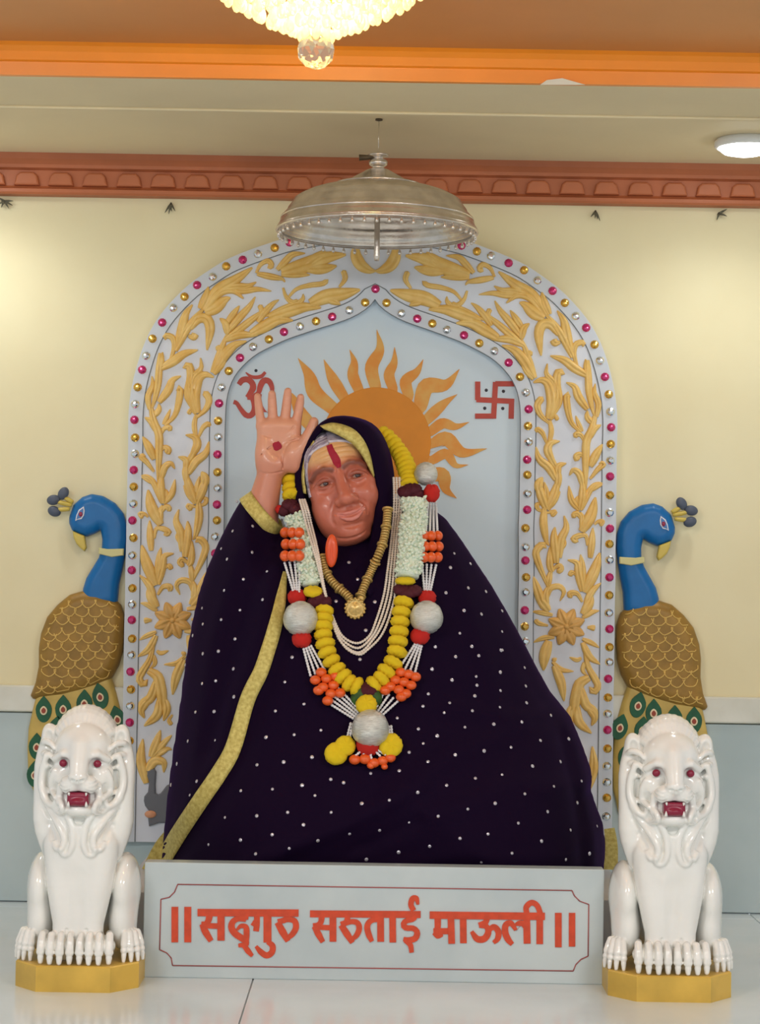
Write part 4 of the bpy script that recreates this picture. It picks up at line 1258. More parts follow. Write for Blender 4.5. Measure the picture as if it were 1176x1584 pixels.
# --- gold borders draped on the cloth
def drape(path, widths, off, name, m, parent=robe, n=60, label=None):
    c = catmull(path, n); t = np.gradient(c, axis=0); t /= np.linalg.norm(t, axis=1)[:, None]
    nn = np.stack([-t[:, 1], t[:, 0]], 1)
    w = np.interp(np.linspace(0, 1, n), np.linspace(0, 1, len(widths)), widths)
    v = []; f = []
    cols = 5
    for lay, o_ in ((0, off), (1, off - 3.0)):
        for i in range(n):
            for k in range(cols):
                q = c[i] + nn[i] * w[i] * (k / (cols - 1) - 0.5)
                v.append(on_robe(q[0], q[1], o_))
    for i in range(n - 1):
        for k in range(cols - 1):
            a = i * cols + k; f.append((a, a + 1, a + cols + 1, a + cols))
            b = n * cols + a; f.append((b, b + cols, b + cols + 1, b + 1))
        for k in (0, cols - 1):
            a = i * cols + k; b = n * cols + a
            f.append((a, a + cols, b + cols, b))
    return fix_normals(make(name, np.array(v), f, m, parent, label=label))
drape(BORDER, [6, 17, 22, 23, 24, 24, 25, 26, 26, 26, 26, 24], 4.2, 'gold_border', M_zari, label='gold brocade border running down the shawl')
def flat_strip(pts, widths, w, name, m, parent):
    q = ribbon_poly(pts, widths, 14)
    p = FS.m([(a, b, 0) for a, b in q])
    return make(name, *relief([(k[0], k[2]) for k in p], YST - w * sS, YST - (w + 3) * sS), m, parent, smooth=False)
flat_strip([(941,1280),(944,1305),(943,1343)], [16, 20, 22], 2, 'gold_border', M_zari, robe)
flat_strip([(264,1278),(250,1305),(240,1341)], [4, 16, 30], 34, 'gold_border', M_zari, robe)

# --- head
TH = math.radians(15)
HC = (528.0, 745.0, 62.0)
def head_px(v):
    v = np.atleast_2d(np.asarray(v, float))
    return np.stack([HC[0] + v[:, 0] * math.cos(TH) - v[:, 1] * math.sin(TH), HC[1] - v[:, 0] * math.sin(TH) - v[:, 1] * math.cos(TH), HC[2] + v[:, 2]], 1)
def head_w(v): return FS.m(head_px(v))
S = Sculpt((-80, -135, -125), (80, 96, 66), 1.25)
S.ell((0, 14, -48), (55, 72, 66), 0)
S.ell((0, -20, -22), (51, 66, 46), 14)
S.ell((0, 34, -14), (45, 36, 38), 12)                      # forehead
S.ell((-8, -60, -8), (43, 36, 36), 12)                     # jaw
S.ell((-33, -38, -2), (21, 28, 22), 10)                    # cheeks, the nearer one fuller
S.ell((31, -30, 0), (19, 22, 20), 10)
for q in (-1, 1):
    S.ell((q * 37, -10, -4), (14, 11, 16), 9)              # cheekbone
    S.chain([(q * 10, 19, 21), (q * 24, 21, 20), (q * 42, 12, 6)], [4.5, 5.5, 4.5], 9, n=8)     # brow ridge
def onf(pts, off):
    return [(a, b, (S.front(a, b) or 0.0) + off) for a, b in pts]
S.chain([(0, 14, 19), (0.5, -10, 27), (1.5, -28, 38)], [8.5, 9.0, 10.5], 9)                 # nose
S.ell((2, -32, 41), (11.5, 9.5, 10), 5)
for q in (-1, 1):
    S.ell((1.5 + q * 12.5, -34, 31), (7.6, 7.2, 10), 6)
S.ell((2, -55, 17), (24, 17, 17), 9)                       # mouth mound
S.ell((-4, -82, 13), (21, 13, 16), 10)                      # chin
S.ell((-8, -88, -6), (32, 13, 26), 8)                      # double chin
EYE_W = []
for q in (-1, 1):
    fw = S.front(q * 25, -1); EYE_W.append(fw)
    S.ell((q * 25, -0.5, fw + 5), (15.5, 9.5, 9), 6, sub=True)     # socket
    S.chain([(q * 11.5, -1, fw - 4), (q * 18, 3.4, fw - 1), (q * 25, 4.8, fw - 0.3), (q * 33, 2.6, fw - 2.5), (q * 39, -2, fw - 7)], [2.0, 3.0, 3.3, 3.0, 1.8], 2.5, n=14)    # upper lid
    S.chain([(q * 11.5, -2, fw - 4), (q * 18, -5.4, fw - 1.2), (q * 26, -6.6, fw - 1), (q * 33, -5.4, fw - 3), (q * 39, -2.5, fw - 7)], [1.8, 2.6, 3.0, 2.6, 1.8], 2.5, n=14)   # lower lid
    S.chain(onf([(q * 13, -11), (q * 24, -14.5), (q * 36, -11)], 1.2), [1.0, 1.9, 1.0], 4, sub=True, n=10)           # bag under the eye
    S.ell((1.5 + q * 6.5, -41.5, 38), (3.8, 2.4, 4.5), 1.5, sub=True)
S.chain(onf([(-16, -28), (-22, -36), (-27, -46), (-29, -56), (-27, -64)], 1.2), [1.4, 2.4, 2.5, 1.8, 0.8], 5, sub=True, n=16)   # smile lines
S.chain(onf([(18, -30), (24, -39), (29, -49), (28, -58)], 1.2), [1.4, 2.2, 2.1, 0.8], 5, sub=True, n=16)
S.chain(onf([(2, -44), (2, -50)], 1.0), 2.0, 3, sub=True)
S.chain(onf([(-17, -50.5), (-8, -52.4), (-2, -52), (1.8, -53), (5.5, -52), (12, -52.4), (22, -51)], 0.3), [1.0, 1.8, 2.2, 2.0, 2.2, 1.8, 1.0], 2, n=18)   # upper lip
S.chain(onf([(-14, -56), (-6, -61), (2.5, -62.8), (10, -61.4), (18.5, -56)], 0.7), [1.6, 3.4, 4.2, 3.6, 1.6], 2, n=16)     # lower lip
S.chain(onf([(-21, -49), (-15, -52.4), (-7, -56), (2.5, -57.4), (11, -56), (19, -52.4), (25, -49)], 0.3), [1.3, 1.7, 1.5, 1.6, 1.5, 1.7, 1.3], 1.2, sub=True, n=18)
S.chain(onf([(-13, -71), (1, -73), (14, -71.5)], 1.0), [1.6, 3.0, 1.6], 4, sub=True, n=10)
S.chain(onf([(-28, -85), (-6, -91), (16, -86)], 0.8), [1.0, 2.2, 1.0], 3, sub=True, n=12)
for b in (32, 40, 48):
    S.chain(onf([(-30, b - 2), (-10, b + 1), (10, b + 1), (30, b - 2)], 0.3), 0.9, 2, sub=True, n=12)
for a in (-3.5, 5): S.chain(onf([(a, 13), (a, 24)], 0.4), 1.0, 2, sub=True, n=6)
S.chain([(0, -80, -52), (14, -128, -56)], [30, 34], 10)    # neck
v, f = S.mesh()
M_skin = mat('painted_skin', (196, 116, 88), 0.36, coat=0.18, bump=0.03, bscale=300)
def vcol_material(m, attr):
    nt = m.node_tree; a = nt.nodes.new('ShaderNodeVertexColor'); a.layer_name = attr
    nt.links.new(a.outputs['Color'], nt.nodes['Principled BSDF'].inputs['Base Color'])
vcol_material(M_skin, 'paint')
def sm(a, b, x): t = np.clip((x - a) / (b - a), 0, 1); return t * t * (3 - 2 * t)
def mixc(c, col, k): return c * (1 - k[:, None]) + np.array(lin(col)[:3]) * k[:, None]
def set_paint(o, col):
    at = o.data.color_attributes.new('paint', 'FLOAT_COLOR', 'POINT')
    at.data.foreach_set('color', np.concatenate([col, np.ones((len(col), 1))], 1).astype(np.float32).ravel())
a_, b_, w_ = v[:, 0], v[:, 1], v[:, 2]
col = np.tile(np.array(lin((192, 107, 84))[:3]), (len(v), 1))
col = mixc(col, (220, 168, 112), sm(16, 36, b_ - 0.10 * np.abs(a_)))                     # turmeric on the forehead
for q in (-1, 1):
    bd = dist_line([(q * 9, 16.5), (q * 20, 21.5), (q * 34, 18), (q * 43, 9)], a_, b_)
    col = mixc(col, (112, 58, 42), (1 - sm(1.8, 6.4, bd)) * (w_ > -20) * 0.85)             # painted brows
    ed = np.sqrt(((a_ - q * 24) / 16) ** 2 + ((b_ - 1) / 9.5) ** 2)
    col = mixc(col, (136, 72, 56), (1 - sm(0.5, 1.25, ed)) * 0.6)                        # browner around the eyes
lipd = np.minimum(dist_line([(-16, -51.5), (-3, -53), (6, -53), (21, -51.5)], a_, b_), dist_line([(-13, -56.5), (-6, -61), (2.5, -62.8), (10, -61.4), (17.5, -56.5)], a_, b_))
col = mixc(col, (214, 134, 122), (1 - sm(1.8, 4.2, lipd)) * (w_ > 5) * 0.8)
vh = v
head = make('head', *orient(head_w(v), f), M_skin, stat, label='painted face, smiling, tilted to one side')
set_paint(head, col)
M_ew = mat('statue_eye_white', (158, 120, 102), 0.15, coat=0.6)
M_ir = mat('statue_iris', (58, 32, 24), 0.12, coat=0.8)
for q in (-1, 1):
    fw = EYE_W[0 if q < 0 else 1]
    make('eye', *ball(head_w([(q * 25, -0.8, fw - 12.5)])[0], 11.0 * sS, 20, 14), M_ew, head)
    make('iris', *ball(head_w([(q * 25 + 1.5, -0.6, fw - 4.6)])[0], (5.2 * sS, 3.8 * sS, 5.2 * sS), 14, 9), M_ir, head)
# red mark down the forehead
tl = [(-3, 55), (-2, 44), (1, 32), (2, 24), (3, 17)]
def face_front_w(a, b):
    m_ = (np.abs(vh[:, 0] - a) < 2.2) & (np.abs(vh[:, 1] - b) < 2.2)
    return vh[m_, 2].max() if m_.any() else 20.0
def face_patch(path, widths, lift, name, m, parent, n=18, cols=5):
    c = catmull(path, n); t = np.gradient(c, axis=0); t /= np.linalg.norm(t, axis=1)[:, None]
    nn = np.stack([-t[:, 1], t[:, 0]], 1); w = np.interp(np.linspace(0, 1, n), np.linspace(0, 1, len(widths)), widths)
    pts = []; ff = []
    for i in range(n):
        for k in range(cols):
            q = c[i] + nn[i] * w[i] * (k / (cols - 1) - 0.5)
            pts.append((q[0], q[1], face_front_w(*q) + lift * (1 - 0.9 * abs(2 * k / (cols - 1) - 1) ** 3)))
    for i in range(n - 1):
        for k in range(cols - 1):
            a = i * cols + k; ff.append((a, a + 1, a + cols + 1, a + cols))
    P_ = head_w(pts)
    return make(name, P_, face_front(P_, ff), m, parent)
face_patch(tl, [9, 10, 12, 12.5, 6], 1.1, 'forehead_mark', mat('crimson_kumkum', (160, 20, 48), 0.7, bump=0.2, bscale=900), head)
# hair, parted, in combed locks
M_hair = mat('grey_violet_hair', (168, 156, 172), 0.45, var=0.2, vscale=90, rgb2=(124, 108, 130))
M_hair2 = mat('silver_white_hair', (214, 206, 214), 0.45, var=0.15, vscale=90, rgb2=(182, 172, 186))
hr = random.Random(5)
HS = S
def lock(pts, r0, r1, m):
    c = catmull(np.array(pts, float), 16); out = []
    last = 0.0
    for a, b in c:
        w = HS.front(a, b)
        if w is None: w = last - 3
        last = w
        out.append((a, b, w + 0.9))
    make('hair_lock', *tube(head_w(out), np.linspace(r0, r1, 16) * sS, 6), m, head)
for k in range(24):
    t = k / 23; j = hr.uniform(-1, 1)
    lock([(-3, 84 - 26 * t), (-18 - 6 * t + j, 80 - 26 * t), (-34 - 2 * t + j, 64 - 18 * t), (-47 + 2 * t, 38 - 8 * t), (-52 + 3 * t, 10 - 4 * t), (-53 + 3 * t, -14)], 2.6, 1.3, M_hair2 if k % 4 in (0, 3) else M_hair)
for k in range(20):
    t = k / 19; j = hr.uniform(-1, 1)
    lock([(-3, 84 - 24 * t), (12 + j, 82 - 24 * t), (28 + j, 72 - 20 * t), (42 + j, 54 - 14 * t), (50, 32 - 6 * t)], 2.6, 1.5, M_hair2 if k % 2 else M_hair)
S2 = Sculpt((-70, -60, -125), (70, 100, 20), 2.5)
S2.ell((0, 16, -56), (56.5, 73, 64), 0)
v, f = S2.mesh()
make('hair_cap', *orient(head_w(v), f), M_hair, head)

# --- hood of the shawl
HOOD = [((482,812,66),(466,824,30)),((472,775,56),(459,780,14)),((468,745,46),(458,745,6)),((469,716,50),(464,712,4)),((483,689,62),(479,684,2)),((501,666,72),(494,661,0)),((520,660,78),(517,647,0)),((545,667,80),(548,646,0)),((562,682,79),(580,659,0)),((573,705,74),(599,690,0)),((580,735,66),(608,730,4)),((585,765,62),(610,775,12)),((582,800,64),(610,820,40)),((576,834,70),(606,866,80)),((566,862,84),(596,905,112)),((552,884,104),(574,925,128))]
rows = []
bc = np.array([534.0, 745.0])
for inn, out in HOOD:
    i_, o_ = np.array(inn, float), np.array(out, float)
    mid = i_ * 0.45 + o_ * 0.55; d2 = (o_ - i_)[:2]; L = np.linalg.norm(d2) + 1e-6
    mid[:2] += d2 / L * 3; mid[2] = i_[2] * 0.62 + o_[2] * 0.38 + 10
    b1 = np.array([*(bc + (o_[:2] - bc) * 0.93), min(o_[2], 20) - 45]); b2 = np.array([*(bc + (o_[:2] - bc) * 0.62), min(o_[2], 10) - 78])
    lip = i_ + np.array([0, 0, -12.0])
    rows.append([lip, i_, mid, o_, b1, b2])
rows = np.array(rows)
fine = []
for k in range(rows.shape[1]): fine.append(catmull(rows[:, k], 64))
fine = np.stack(fine, 1)
fine2 = np.stack([catmull(r, 22) for r in fine])
n1, n2 = fine2.shape[:2]
f = [(i * n2 + j, i * n2 + j + 1, (i + 1) * n2 + j + 1, (i + 1) * n2 + j) for i in range(n1 - 1) for j in range(n2 - 1)]
hood = make('hood', FS.m(fine2.reshape(-1, 3)), f, M_velvet, stat, label='purple velvet hood drawn over the head')
md = hood.modifiers.new('thickness', 'SOLIDIFY'); md.thickness = 0.002; md.offset = -1
for (a, b, c) in ((600,745,22),(594,700,24),(597,790,44),(572,670,30)):
    inst('sequin', seq, hood, FS.m([(a, b, c + 6)])[0], rot=(math.pi / 2, 0, 0.5), scale=(0.9, 0.9, 0.9))
# gold band along the hood's edge
def band_strip(ea, eb, name, m, parent, n=30, th=0.0014, bulge=4):
    A_, B_ = catmull(ea, n), catmull(eb, n); cols = 5; pts = []
    for i in range(n):
        for k in range(cols):
            t = k / (cols - 1); q = A_[i] * (1 - t) + B_[i] * t; q[2] += bulge * math.sin(math.pi * t)
            pts.append(q)
    P_ = FS.m(pts); ff = [(i * cols + k, i * cols + k + 1, (i + 1) * cols + k + 1, (i + 1) * cols + k) for i in range(n - 1) for k in range(cols - 1)]
    o = make(name, P_, face_front(P_, ff), m, parent)
    md = o.modifiers.new('thickness', 'SOLIDIFY'); md.thickness = th; md.offset = -1
    return o
band_strip([(497,663,74),(518,659,80),(545,667,83),(562,683,82),(573,706,76),(580,738,66)], [(503,669,78),(524,678,84),(545,691,84),(559,707,82),(569,724,77),(578,742,66)], 'gold_hood_border', M_zari, hood)
band_strip([(486,684,62),(474,705,54),(468,735,48),(470,765,50)], [(489,688,64),(478,708,58),(473,737,53),(476,766,55)], 'gold_hood_border', M_zari, hood, bulge=2)
# orange cloth at the throat
M_oc = mat('orange_silk', (226, 84, 36), 0.35, coat=0.2)
S3 = Sculpt((-14, -30, -10), (14, 30, 12), 1.2); S3.ell((0, 0, 0), (9.5, 25, 6), 0, rz=0); S3.ell((0, -2, 6), (2, 18, 2), 2, sub=True)
v, f = S3.mesh(); pc = P(513, 852, YST - sS * 112)
make('throat_cloth', *orient(np.stack([pc[0] + v[:, 0] * sS, pc[1] - v[:, 2] * sS, pc[2] + v[:, 1] * sS], 1), f), M_oc, stat, label='folded orange silk at the throat')

# --- raised hand and forearm
HX, HY, HW = 433.0, 692.0, 34.0
S = Sculpt((-62, -140, -40), (68, 98, 36), 1.2)
S.boxx((0, 0, 0), (34, 40, 12.5), 12, 0)
S.ell((-1, 32, 1), (33, 13, 12), 6)
S.ell((23, -14, 7), (17, 27, 13), 7)
S.ell((-21, -14, 5), (15, 28, 12), 7)
S.ell((2, 8, 21), (14, 17, 9), 8, sub=True)
S.chain([(-8, -28, -2), (-14, -44, -3), (-22, -78, -6), (-30, -136, -10)], [22, 19.5, 23, 28], 9)
for base_, m1, m2, tip, r in (((-27, 32, 1), (-29.5, 50, 4), (-31.5, 66, 5), (-32.5, 76, 8), (7.2, 6.6, 6.0, 5.2)), ((-9.5, 40, 1), (-10, 58, 3), (-10.5, 72, 4), (-10.5, 80, 7), (7.8, 7.2, 6.6, 5.8)),
                              ((9, 40, 1), (11.5, 60, 3), (13, 75, 4), (13.8, 84, 7), (8, 7.4, 6.8, 5.8)), ((26.5, 37, 1), (30, 54, 3), (32.5, 68, 4), (33.5, 75, 7), (7.6, 7.0, 6.4, 5.4))):
    S.chain([base_, m1, m2, tip], r, 3.5)
    for jt in (m1, m2): S.chain([(jt[0] - 7, jt[1], jt[2] + 8), (jt[0] + 7, jt[1], jt[2] + 8)], 1.2, 1.5, sub=True)
S.chain([(28, -14, 6), (43, 8, 11), (51, 26, 12), (54, 37, 13)], [13, 11, 9, 7], 5)
S.chain([(-31, 20, 13), (-10, 13, 13), (10, 17, 14), (24, 30, 12)], 1.2, 1.5, sub=True, n=12)
S.chain([(33, 10, 13), (12, 6, 13), (-12, -2, 14), (-26, -14, 15)], 1.2, 1.5, sub=True, n=12)
S.chain([(31, 12, 14), (14, 2, 14), (6, -16, 16), (6, -34, 14)], 1.3, 1.5, sub=True, n=12)
S.chain([(-32, -40, 12), (-14, -43, 17), (5, -39, 12)], 1.0, 1.5, sub=True, n=9)
v, f = S.mesh()
pxv = np.stack([HX + v[:, 0], HY - v[:, 1], HW + v[:, 2]], 1)
hand = make('raised_hand', *orient(FS.m(pxv), f), M_skin, stat, label='raised right hand with the palm towards the hall')
col = np.tile(np.array(lin((206, 136, 110))[:3]), (len(v), 1))
col = mixc(col, (222, 160, 130), sm(-40, 0, v[:, 1]) * sm(0, 8, v[:, 2]) * 0.8)
set_paint(hand, col)
c = FS.m([(HX - 2.0, HY - 0.0, HW + 14)])[0]
dotp = [(c[0] + r * math.cos(a) * sS, c[2] + r * math.sin(a) * sS) for a, r in zip(np.linspace(0, 2 * math.pi, 14, endpoint=False), (7, 6.2, 6.6, 7.4, 6, 6.8, 7.6, 7, 6.4, 7.8, 8, 7, 6.4, 7.2))]
make('palm_mark', *relief(dotp, c[1] + 0.006, c[1] - 0.0008, 0.0008), MATS['crimson_kumkum'], hand, smooth=False)
for tx, ty, tz in ((-32.5, 76, -1), (-10.5, 80, -2), (13.8, 84, -2), (33.5, 75, -1)):
    make('fingernail', *ball(FS.m([(HX + tx, HY - ty - 1, HW + tz)])[0], (3.6 * sS, 1.6 * sS, 4.6 * sS), 10, 8), mat('nail_paint', (226, 170, 140), 0.25), hand)
# gold cuff
n = 40; cols = 6; pts = []; ff = []
d1 = np.array([0.66, 0.75]); d2 = np.array([0.75, -0.66])
for i in range(n):
    ph = 2 * math.pi * i / n
    for k in range(cols):
        t = k / (cols - 1)
        rr = 1.0 - 0.06 * t
        q = np.array([404.0, 799.0]) + d1 * 41 * rr * math.sin(ph) + d2 * (-6 + 22 * t) - d2 * 4 * math.cos(ph)
        pts.append((q[0], q[1], 26 + 33 * rr * math.cos(ph)))
for i in range(n):
    for k in range(cols - 1):
        a = i * cols + k; b = ((i + 1) % n) * cols + k; ff.append((a, a + 1, b + 1, b))
cuff = fix_normals(make('gold_cuff', FS.m(pts), ff, M_zari, stat, label='gold brocade cuff of the raised sleeve'))
md = cuff.modifiers.new('thickness', 'SOLIDIFY'); md.thickness = 0.0015; md.offset = -1
# ------------------------------------------------------------------ garlands and necklaces
def C3(px, py, w): return P(px, py, YST - sS * w)
def flower_mesh(name, m, seed, lob=11, amp=0.045, flat=0.62):
    r_ = random.Random(seed); v, f = ball((0, 0, 0), 1.0, 26, 12)
    out = []
    for p in v:
        a = math.atan2(p[1], p[0]); z = p[2]
        bz = (max(0.0, 1 - abs(z) ** 2.6) ** 0.42) / max(math.sqrt(max(1e-9, 1 - z * z)), 1e-4) if abs(z) < 0.999 else 1.0
        k = bz + amp * math.sin(lob * a + 6 * z) * (1 - abs(z)) + amp * 0.7 * math.sin(17 * a - 9 * z + seed) + r_.uniform(-.035, .035)
        out.append((p[0] * k, p[1] * k, z * flat * (1 + 0.12 * math.sin(7 * a))))
    return mesh_data(name, np.array(out), f, m, True)
M_yel = mat('yellow_marigold', (252, 226, 34), 0.7, var=0.25, vscale=320, rgb2=(240, 196, 14), bump=0.5, bscale=700)
M_mar = mat('maroon_flower', (92, 18, 38), 0.7, var=0.3, vscale=200, bump=0.4, bscale=500)
M_tub = mat('white_tuberose', (232, 240, 224), 0.6, var=0.1, vscale=250, rgb2=(206, 222, 196))
M_grn = mat('green_leaf_rosette', (52, 96, 26), 0.6, var=0.3, vscale=120)
M_rpom = mat('red_pompom', (222, 36, 26), 0.75, var=0.2, vscale=300, bump=0.4, bscale=800)
M_obd = mat('orange_bead', (240, 98, 34), 0.3, coat=0.4, var=0.1, vscale=100)
M_silv = mat('silver_thread_ball', (226, 228, 220), 0.3, metal=0.5, var=0.12, vscale=90, bump=0.5, bscale=160, stretch=(1, 1, 7))
M_prl = mat('white_pearl', (226, 226, 228), 0.25, coat=0.4)
M_prl2 = mat('cream_pearl', (226, 214, 200), 0.25, coat=0.4)
FL = [flower_mesh('marigold', M_yel, s) for s in (1, 2, 3)]
MF = flower_mesh('maroon_flower', M_mar, 4); RF = flower_mesh('red_flower', M_rpom, 5, 15, 0.06, 0.8)
def put_flower(me, parent, p, ax, r, h, name):
    q = Vector(ax).normalized().to_track_quat('Z', 'Y')
    return inst(name, me, parent, p, rot=q.to_euler(), scale=(r * sS, r * sS, h * sS / 0.62))
fg_p = on_robe(567, 1080, 0)
fg = thing('flower_garland', tuple(fg_p), 'flower garland of yellow marigold, white tuberose and maroon blooms round the statue', 'garland')
def chain_flowers(pts, r, h):
    for i, p in enumerate(pts):
        t = np.array(pts[min(i + 1, len(pts) - 1)]) - np.array(pts[max(i - 1, 0)])
        put_flower(FL[i % 3], fg, p, t, r * random.uniform(0.94, 1.06), h, 'marigold')
Lc = [(501.6,945),(500.6,957),(499.5,969),(500,982),(503,995.6),(506,1009),(512.8,1022.5),(521,1035.7),(530,1047),(540,1056.8),(552,1062)]
Rc = [(624.5,932),(621,947),(619,962),(617.5,977),(615.5,992),(614,1008),(608,1025),(598,1038.5),(590,1050),(578,1059)]
chain_flowers([on_robe(a, b, 11) for a, b in Lc], 14.2, 7.4)
chain_flowers([on_robe(a, b, 11) for a, b in Rc], 14.4, 7.8)
# over the shoulders and behind the head
Ra = [(590,672,-18),(598,678,-14),(606,686,-8),(614,695,-2),(621,705,6),(626,716,14),(630,728,22),(632,740,32),(633,750,42)]
chain_flowers([C3(*q) for q in catmull(Ra, 13)], 14.5, 7)
La = [(478,700,-20),(466,712,-10),(457,724,4),(452,738,16),(450,752,28),(451,766,40)]
chain_flowers([C3(*q) for q in catmull(La, 8)], 14.5, 8)
for (px, py, w, r) in ((638,757,56,15),(628,761,60,13),(645,765,58,12)): put_flower(MF, fg, C3(px, py, w), (0, -0.4, 1), r, 8, 'maroon_flower')
for (px, py, w, r) in ((449,781,52,13),(458,787,58,12),(440,790,52,10)): put_flower(MF, fg, C3(px, py, w), (0, -0.4, 1), r, 8, 'maroon_flower')
put_flower(FL[0], fg, on_robe(627, 899, 12), (0, 0, 1), 15, 6, 'marigold')
for a, b, r in ((622,912,13),(640,914,13),(631,916,14)): put_flower(MF, fg, on_robe(a, b, 11), (0, -.5, 1), r, 7, 'maroon_flower')
put_flower(FL[1], fg, on_robe(484, 915, 14), (0, -.4, 1), 14, 7, 'marigold')
for a, b, r in ((492,925,12),(501,931,12),(486,932,10)): put_flower(MF, fg, on_robe(a, b, 9), (0, -.5, 1), r, 8, 'maroon_flower')
def tuberose(path, rad, n, seed):
    r_ = random.Random(seed); A = Acc(); c = catmull(path, 30)
    A.add(tube(c, rad * 0.78 * sS, 12))
    for k in range(n):
        t = r_.random(); i = int(t * 28); p = c[i] * (1 - (t * 28 - i)) + c[i + 1] * (t * 28 - i)
        tg = c[min(i + 1, 29)] - c[max(i - 1, 0)]; tg /= np.linalg.norm(tg)
        an = r_.uniform(-2.2, 2.2) - math.pi / 2
        d = np.array([math.cos(an), math.sin(an), 0.0]); d -= tg * (d @ tg); d /= np.linalg.norm(d)
        e = d * 0.8 + tg * r_.uniform(-.9, .9); e /= np.linalg.norm(e)
        q0 = p + d * rad * 0.66 * sS; q1 = q0 + e * r_.uniform(6, 9) * sS
        A.add(tube([q0, q0 * 0.5 + q1 * 0.5, q1], [1.2 * sS, 3.2 * sS, 1.3 * sS], 6))
    o = make('tuberose_buds', *A.get(), M_tub, fg, label='white tuberose buds tied in a thick column'); o['kind'] = 'stuff'; return o
tuberose([C3(641, 772, 66)] + [on_robe(a, b, 15) for a, b in ((640,800),(638,830),(635,860),(631,892))], 21, 420, 1)
tuberose([C3(456, 797, 66)] + [on_robe(a, b, 10) for a, b in ((464,820),(470,845),(476,875),(481,905))], 15.5, 330, 2)
# tip rosette
pr = on_robe(567, 1080, 10)
S = Sculpt((-26, -20, -10), (26, 20, 14), 1.4); S.ell((0, 0, 0), (23, 17, 9), 0)
v, f = S.mesh(); make('leaf_rosette', *orient(np.stack([pr[0] + v[:, 0] * sS, pr[1] - v[:, 2] * sS, pr[2] + v[:, 1] * sS], 1), f), M_grn, fg)
put_flower(MF, fg, on_robe(570, 1066, 13), (0, -.7, 1), 14, 7, 'maroon_flower')
put_flower(FL[2], fg, on_robe(567, 1090, 22), (0, -1, .5), 15, 10, 'marigold')

bg_p = on_robe(572, 1128, 0)
bg = thing('bead_garland', tuple(bg_p), 'garland of pearl strings, orange bead clusters, red pompoms and silver balls', 'garland')
def beaded(path, r, pitch, name, m, parent, n_seg=6):
    c0 = catmull(path, 60); L = np.sum(np.linalg.norm(np.diff(c0, axis=0), axis=1))
    n = max(12, int(L / pitch) * 4 + 1); c = catmull(path, n)
    rr = r * (0.55 + 0.45 * np.abs(np.sin(np.arange(n) * math.pi / 4)))
    return make(name, *tube(c, rr, n_seg), m, parent)
def silver_ball(p, r):
    v, f = ball((0, 0, 0), 1, 36, 24)
    k = 1 + 0.02 * np.sin(v[:, 2] * 46 + 2.0 * np.sin(3 * np.arctan2(v[:, 1], v[:, 0])))
    return make('silver_ball', v * k[:, None] * r * sS + p, f, M_silv, bg)
silver_ball(C3(659, 733, 44), 18)
for a, b, r in ((660, 955, 24.5), (465, 957, 25.5), (573, 1127, 27)):
    silver_ball(on_robe(a, b, r * 0.9), r)
def pom(p, r, h=None): return put_flower(RF, bg, p, (0, -0.25, 1), r, h or r * 0.75, 'red_pompom')
pom(C3(668, 763, 60), 12, 10)
for a, b, r in ((661,925,13),(650,984,14),(460,924,14),(467,989,14),(570,1151,17),(434,788,8)):
    pom(on_robe(a, b, 12) if r != 8 else C3(a, b, 50), r, r * (0.62 if r != 17 else 0.7))
put_flower(FL[0], bg, on_robe(656, 974, 12), (0, 0, 1), 12, 5, 'yellow_tassel_top')
put_flower(FL[0], bg, on_robe(571, 1143, 18), (0, 0, 1), 17, 6, 'yellow_tassel_top')
def string_group(pa, pb, spread_a, spread_b, n, off=8):
    for k in range(n):
        t = k / (n - 1) - 0.5
        d = np.array(pb) - np.array(pa); d = d / np.linalg.norm(d); nr = np.array([-d[1], d[0]])
        a = np.array(pa) + nr * t * spread_a; b = np.array(pb) + nr * t * spread_b
        q = [on_robe(*(a * (1 - s) + b * s), off) for s in np.linspace(0, 1, 6)]
        beaded(q, 2.3 * sS, 4.2 * sS, 'pearl_string', M_prl, bg)
string_group((668, 775), (668, 826), 12, 18, 4)
string_group((664, 872), (661, 918), 22, 8, 4)
string_group((452, 868), (459, 918), 24, 8, 4, 22)
string_group((441, 800), (450, 820), 12, 16, 3, 12)
string_group((648, 996), (629, 1040), 10, 26, 4)
string_group((475, 1000), (492, 1042), 12, 24, 4)
string_group((513, 1074), (553, 1106), 28, 16, 5)
string_group((606, 1076), (586, 1102), 26, 14, 4)
string_group((545, 1118), (538, 1146), 4, 4, 2, 12)
string_group((603, 1122), (605, 1140), 4, 4, 2, 12)
v_, f_ = ball((0, 0, 0), 1.0, 16, 10)
bead_o = mesh_data('orange_bead', v_, f_, M_obd)
def bead(px, py, r, off=9, squash=0.86):
    return inst('orange_bead', bead_o, bg, on_robe(px, py, off), scale=(r * sS, r * sS, r * squash * sS))
for i in range(3):
    for j in range(3):
        bead(657 + j * 10.2 + (i % 2) * 1.5, 829 + i * 16.5, 7.6, 18 + (4 if j == 1 else 0), 1.05)
        bead(441 + j * 11.0 + (i % 2) * 1.5, 824 + i * 18, 8.0, 36 + (4 if j == 1 else 0), 1.05)
for (a, b) in ((497,1040),(488,1052),(505,1050),(500,1063),(516,1060),(493,1068)[:2],(512,1073),(526,1072),(507,1084),(519,1046)[:2]): bead(a, b, 8.2, 13)
for (a, b) in ((620,1040),(632,1043),(643,1047),(612,1052),(625,1055),(636,1060),(604,1062),(617,1067),(628,1073),(596,1068),(621,1078)): bead(a, b, 8.2, 13)
for k, (a, b, r) in enumerate(((549,1175,8.5),(565,1174,9),(579,1180,8),(592,1177,8),(604,1172,8),(574,1184,6),(595,1186,5))): bead(a, b, r, 10)
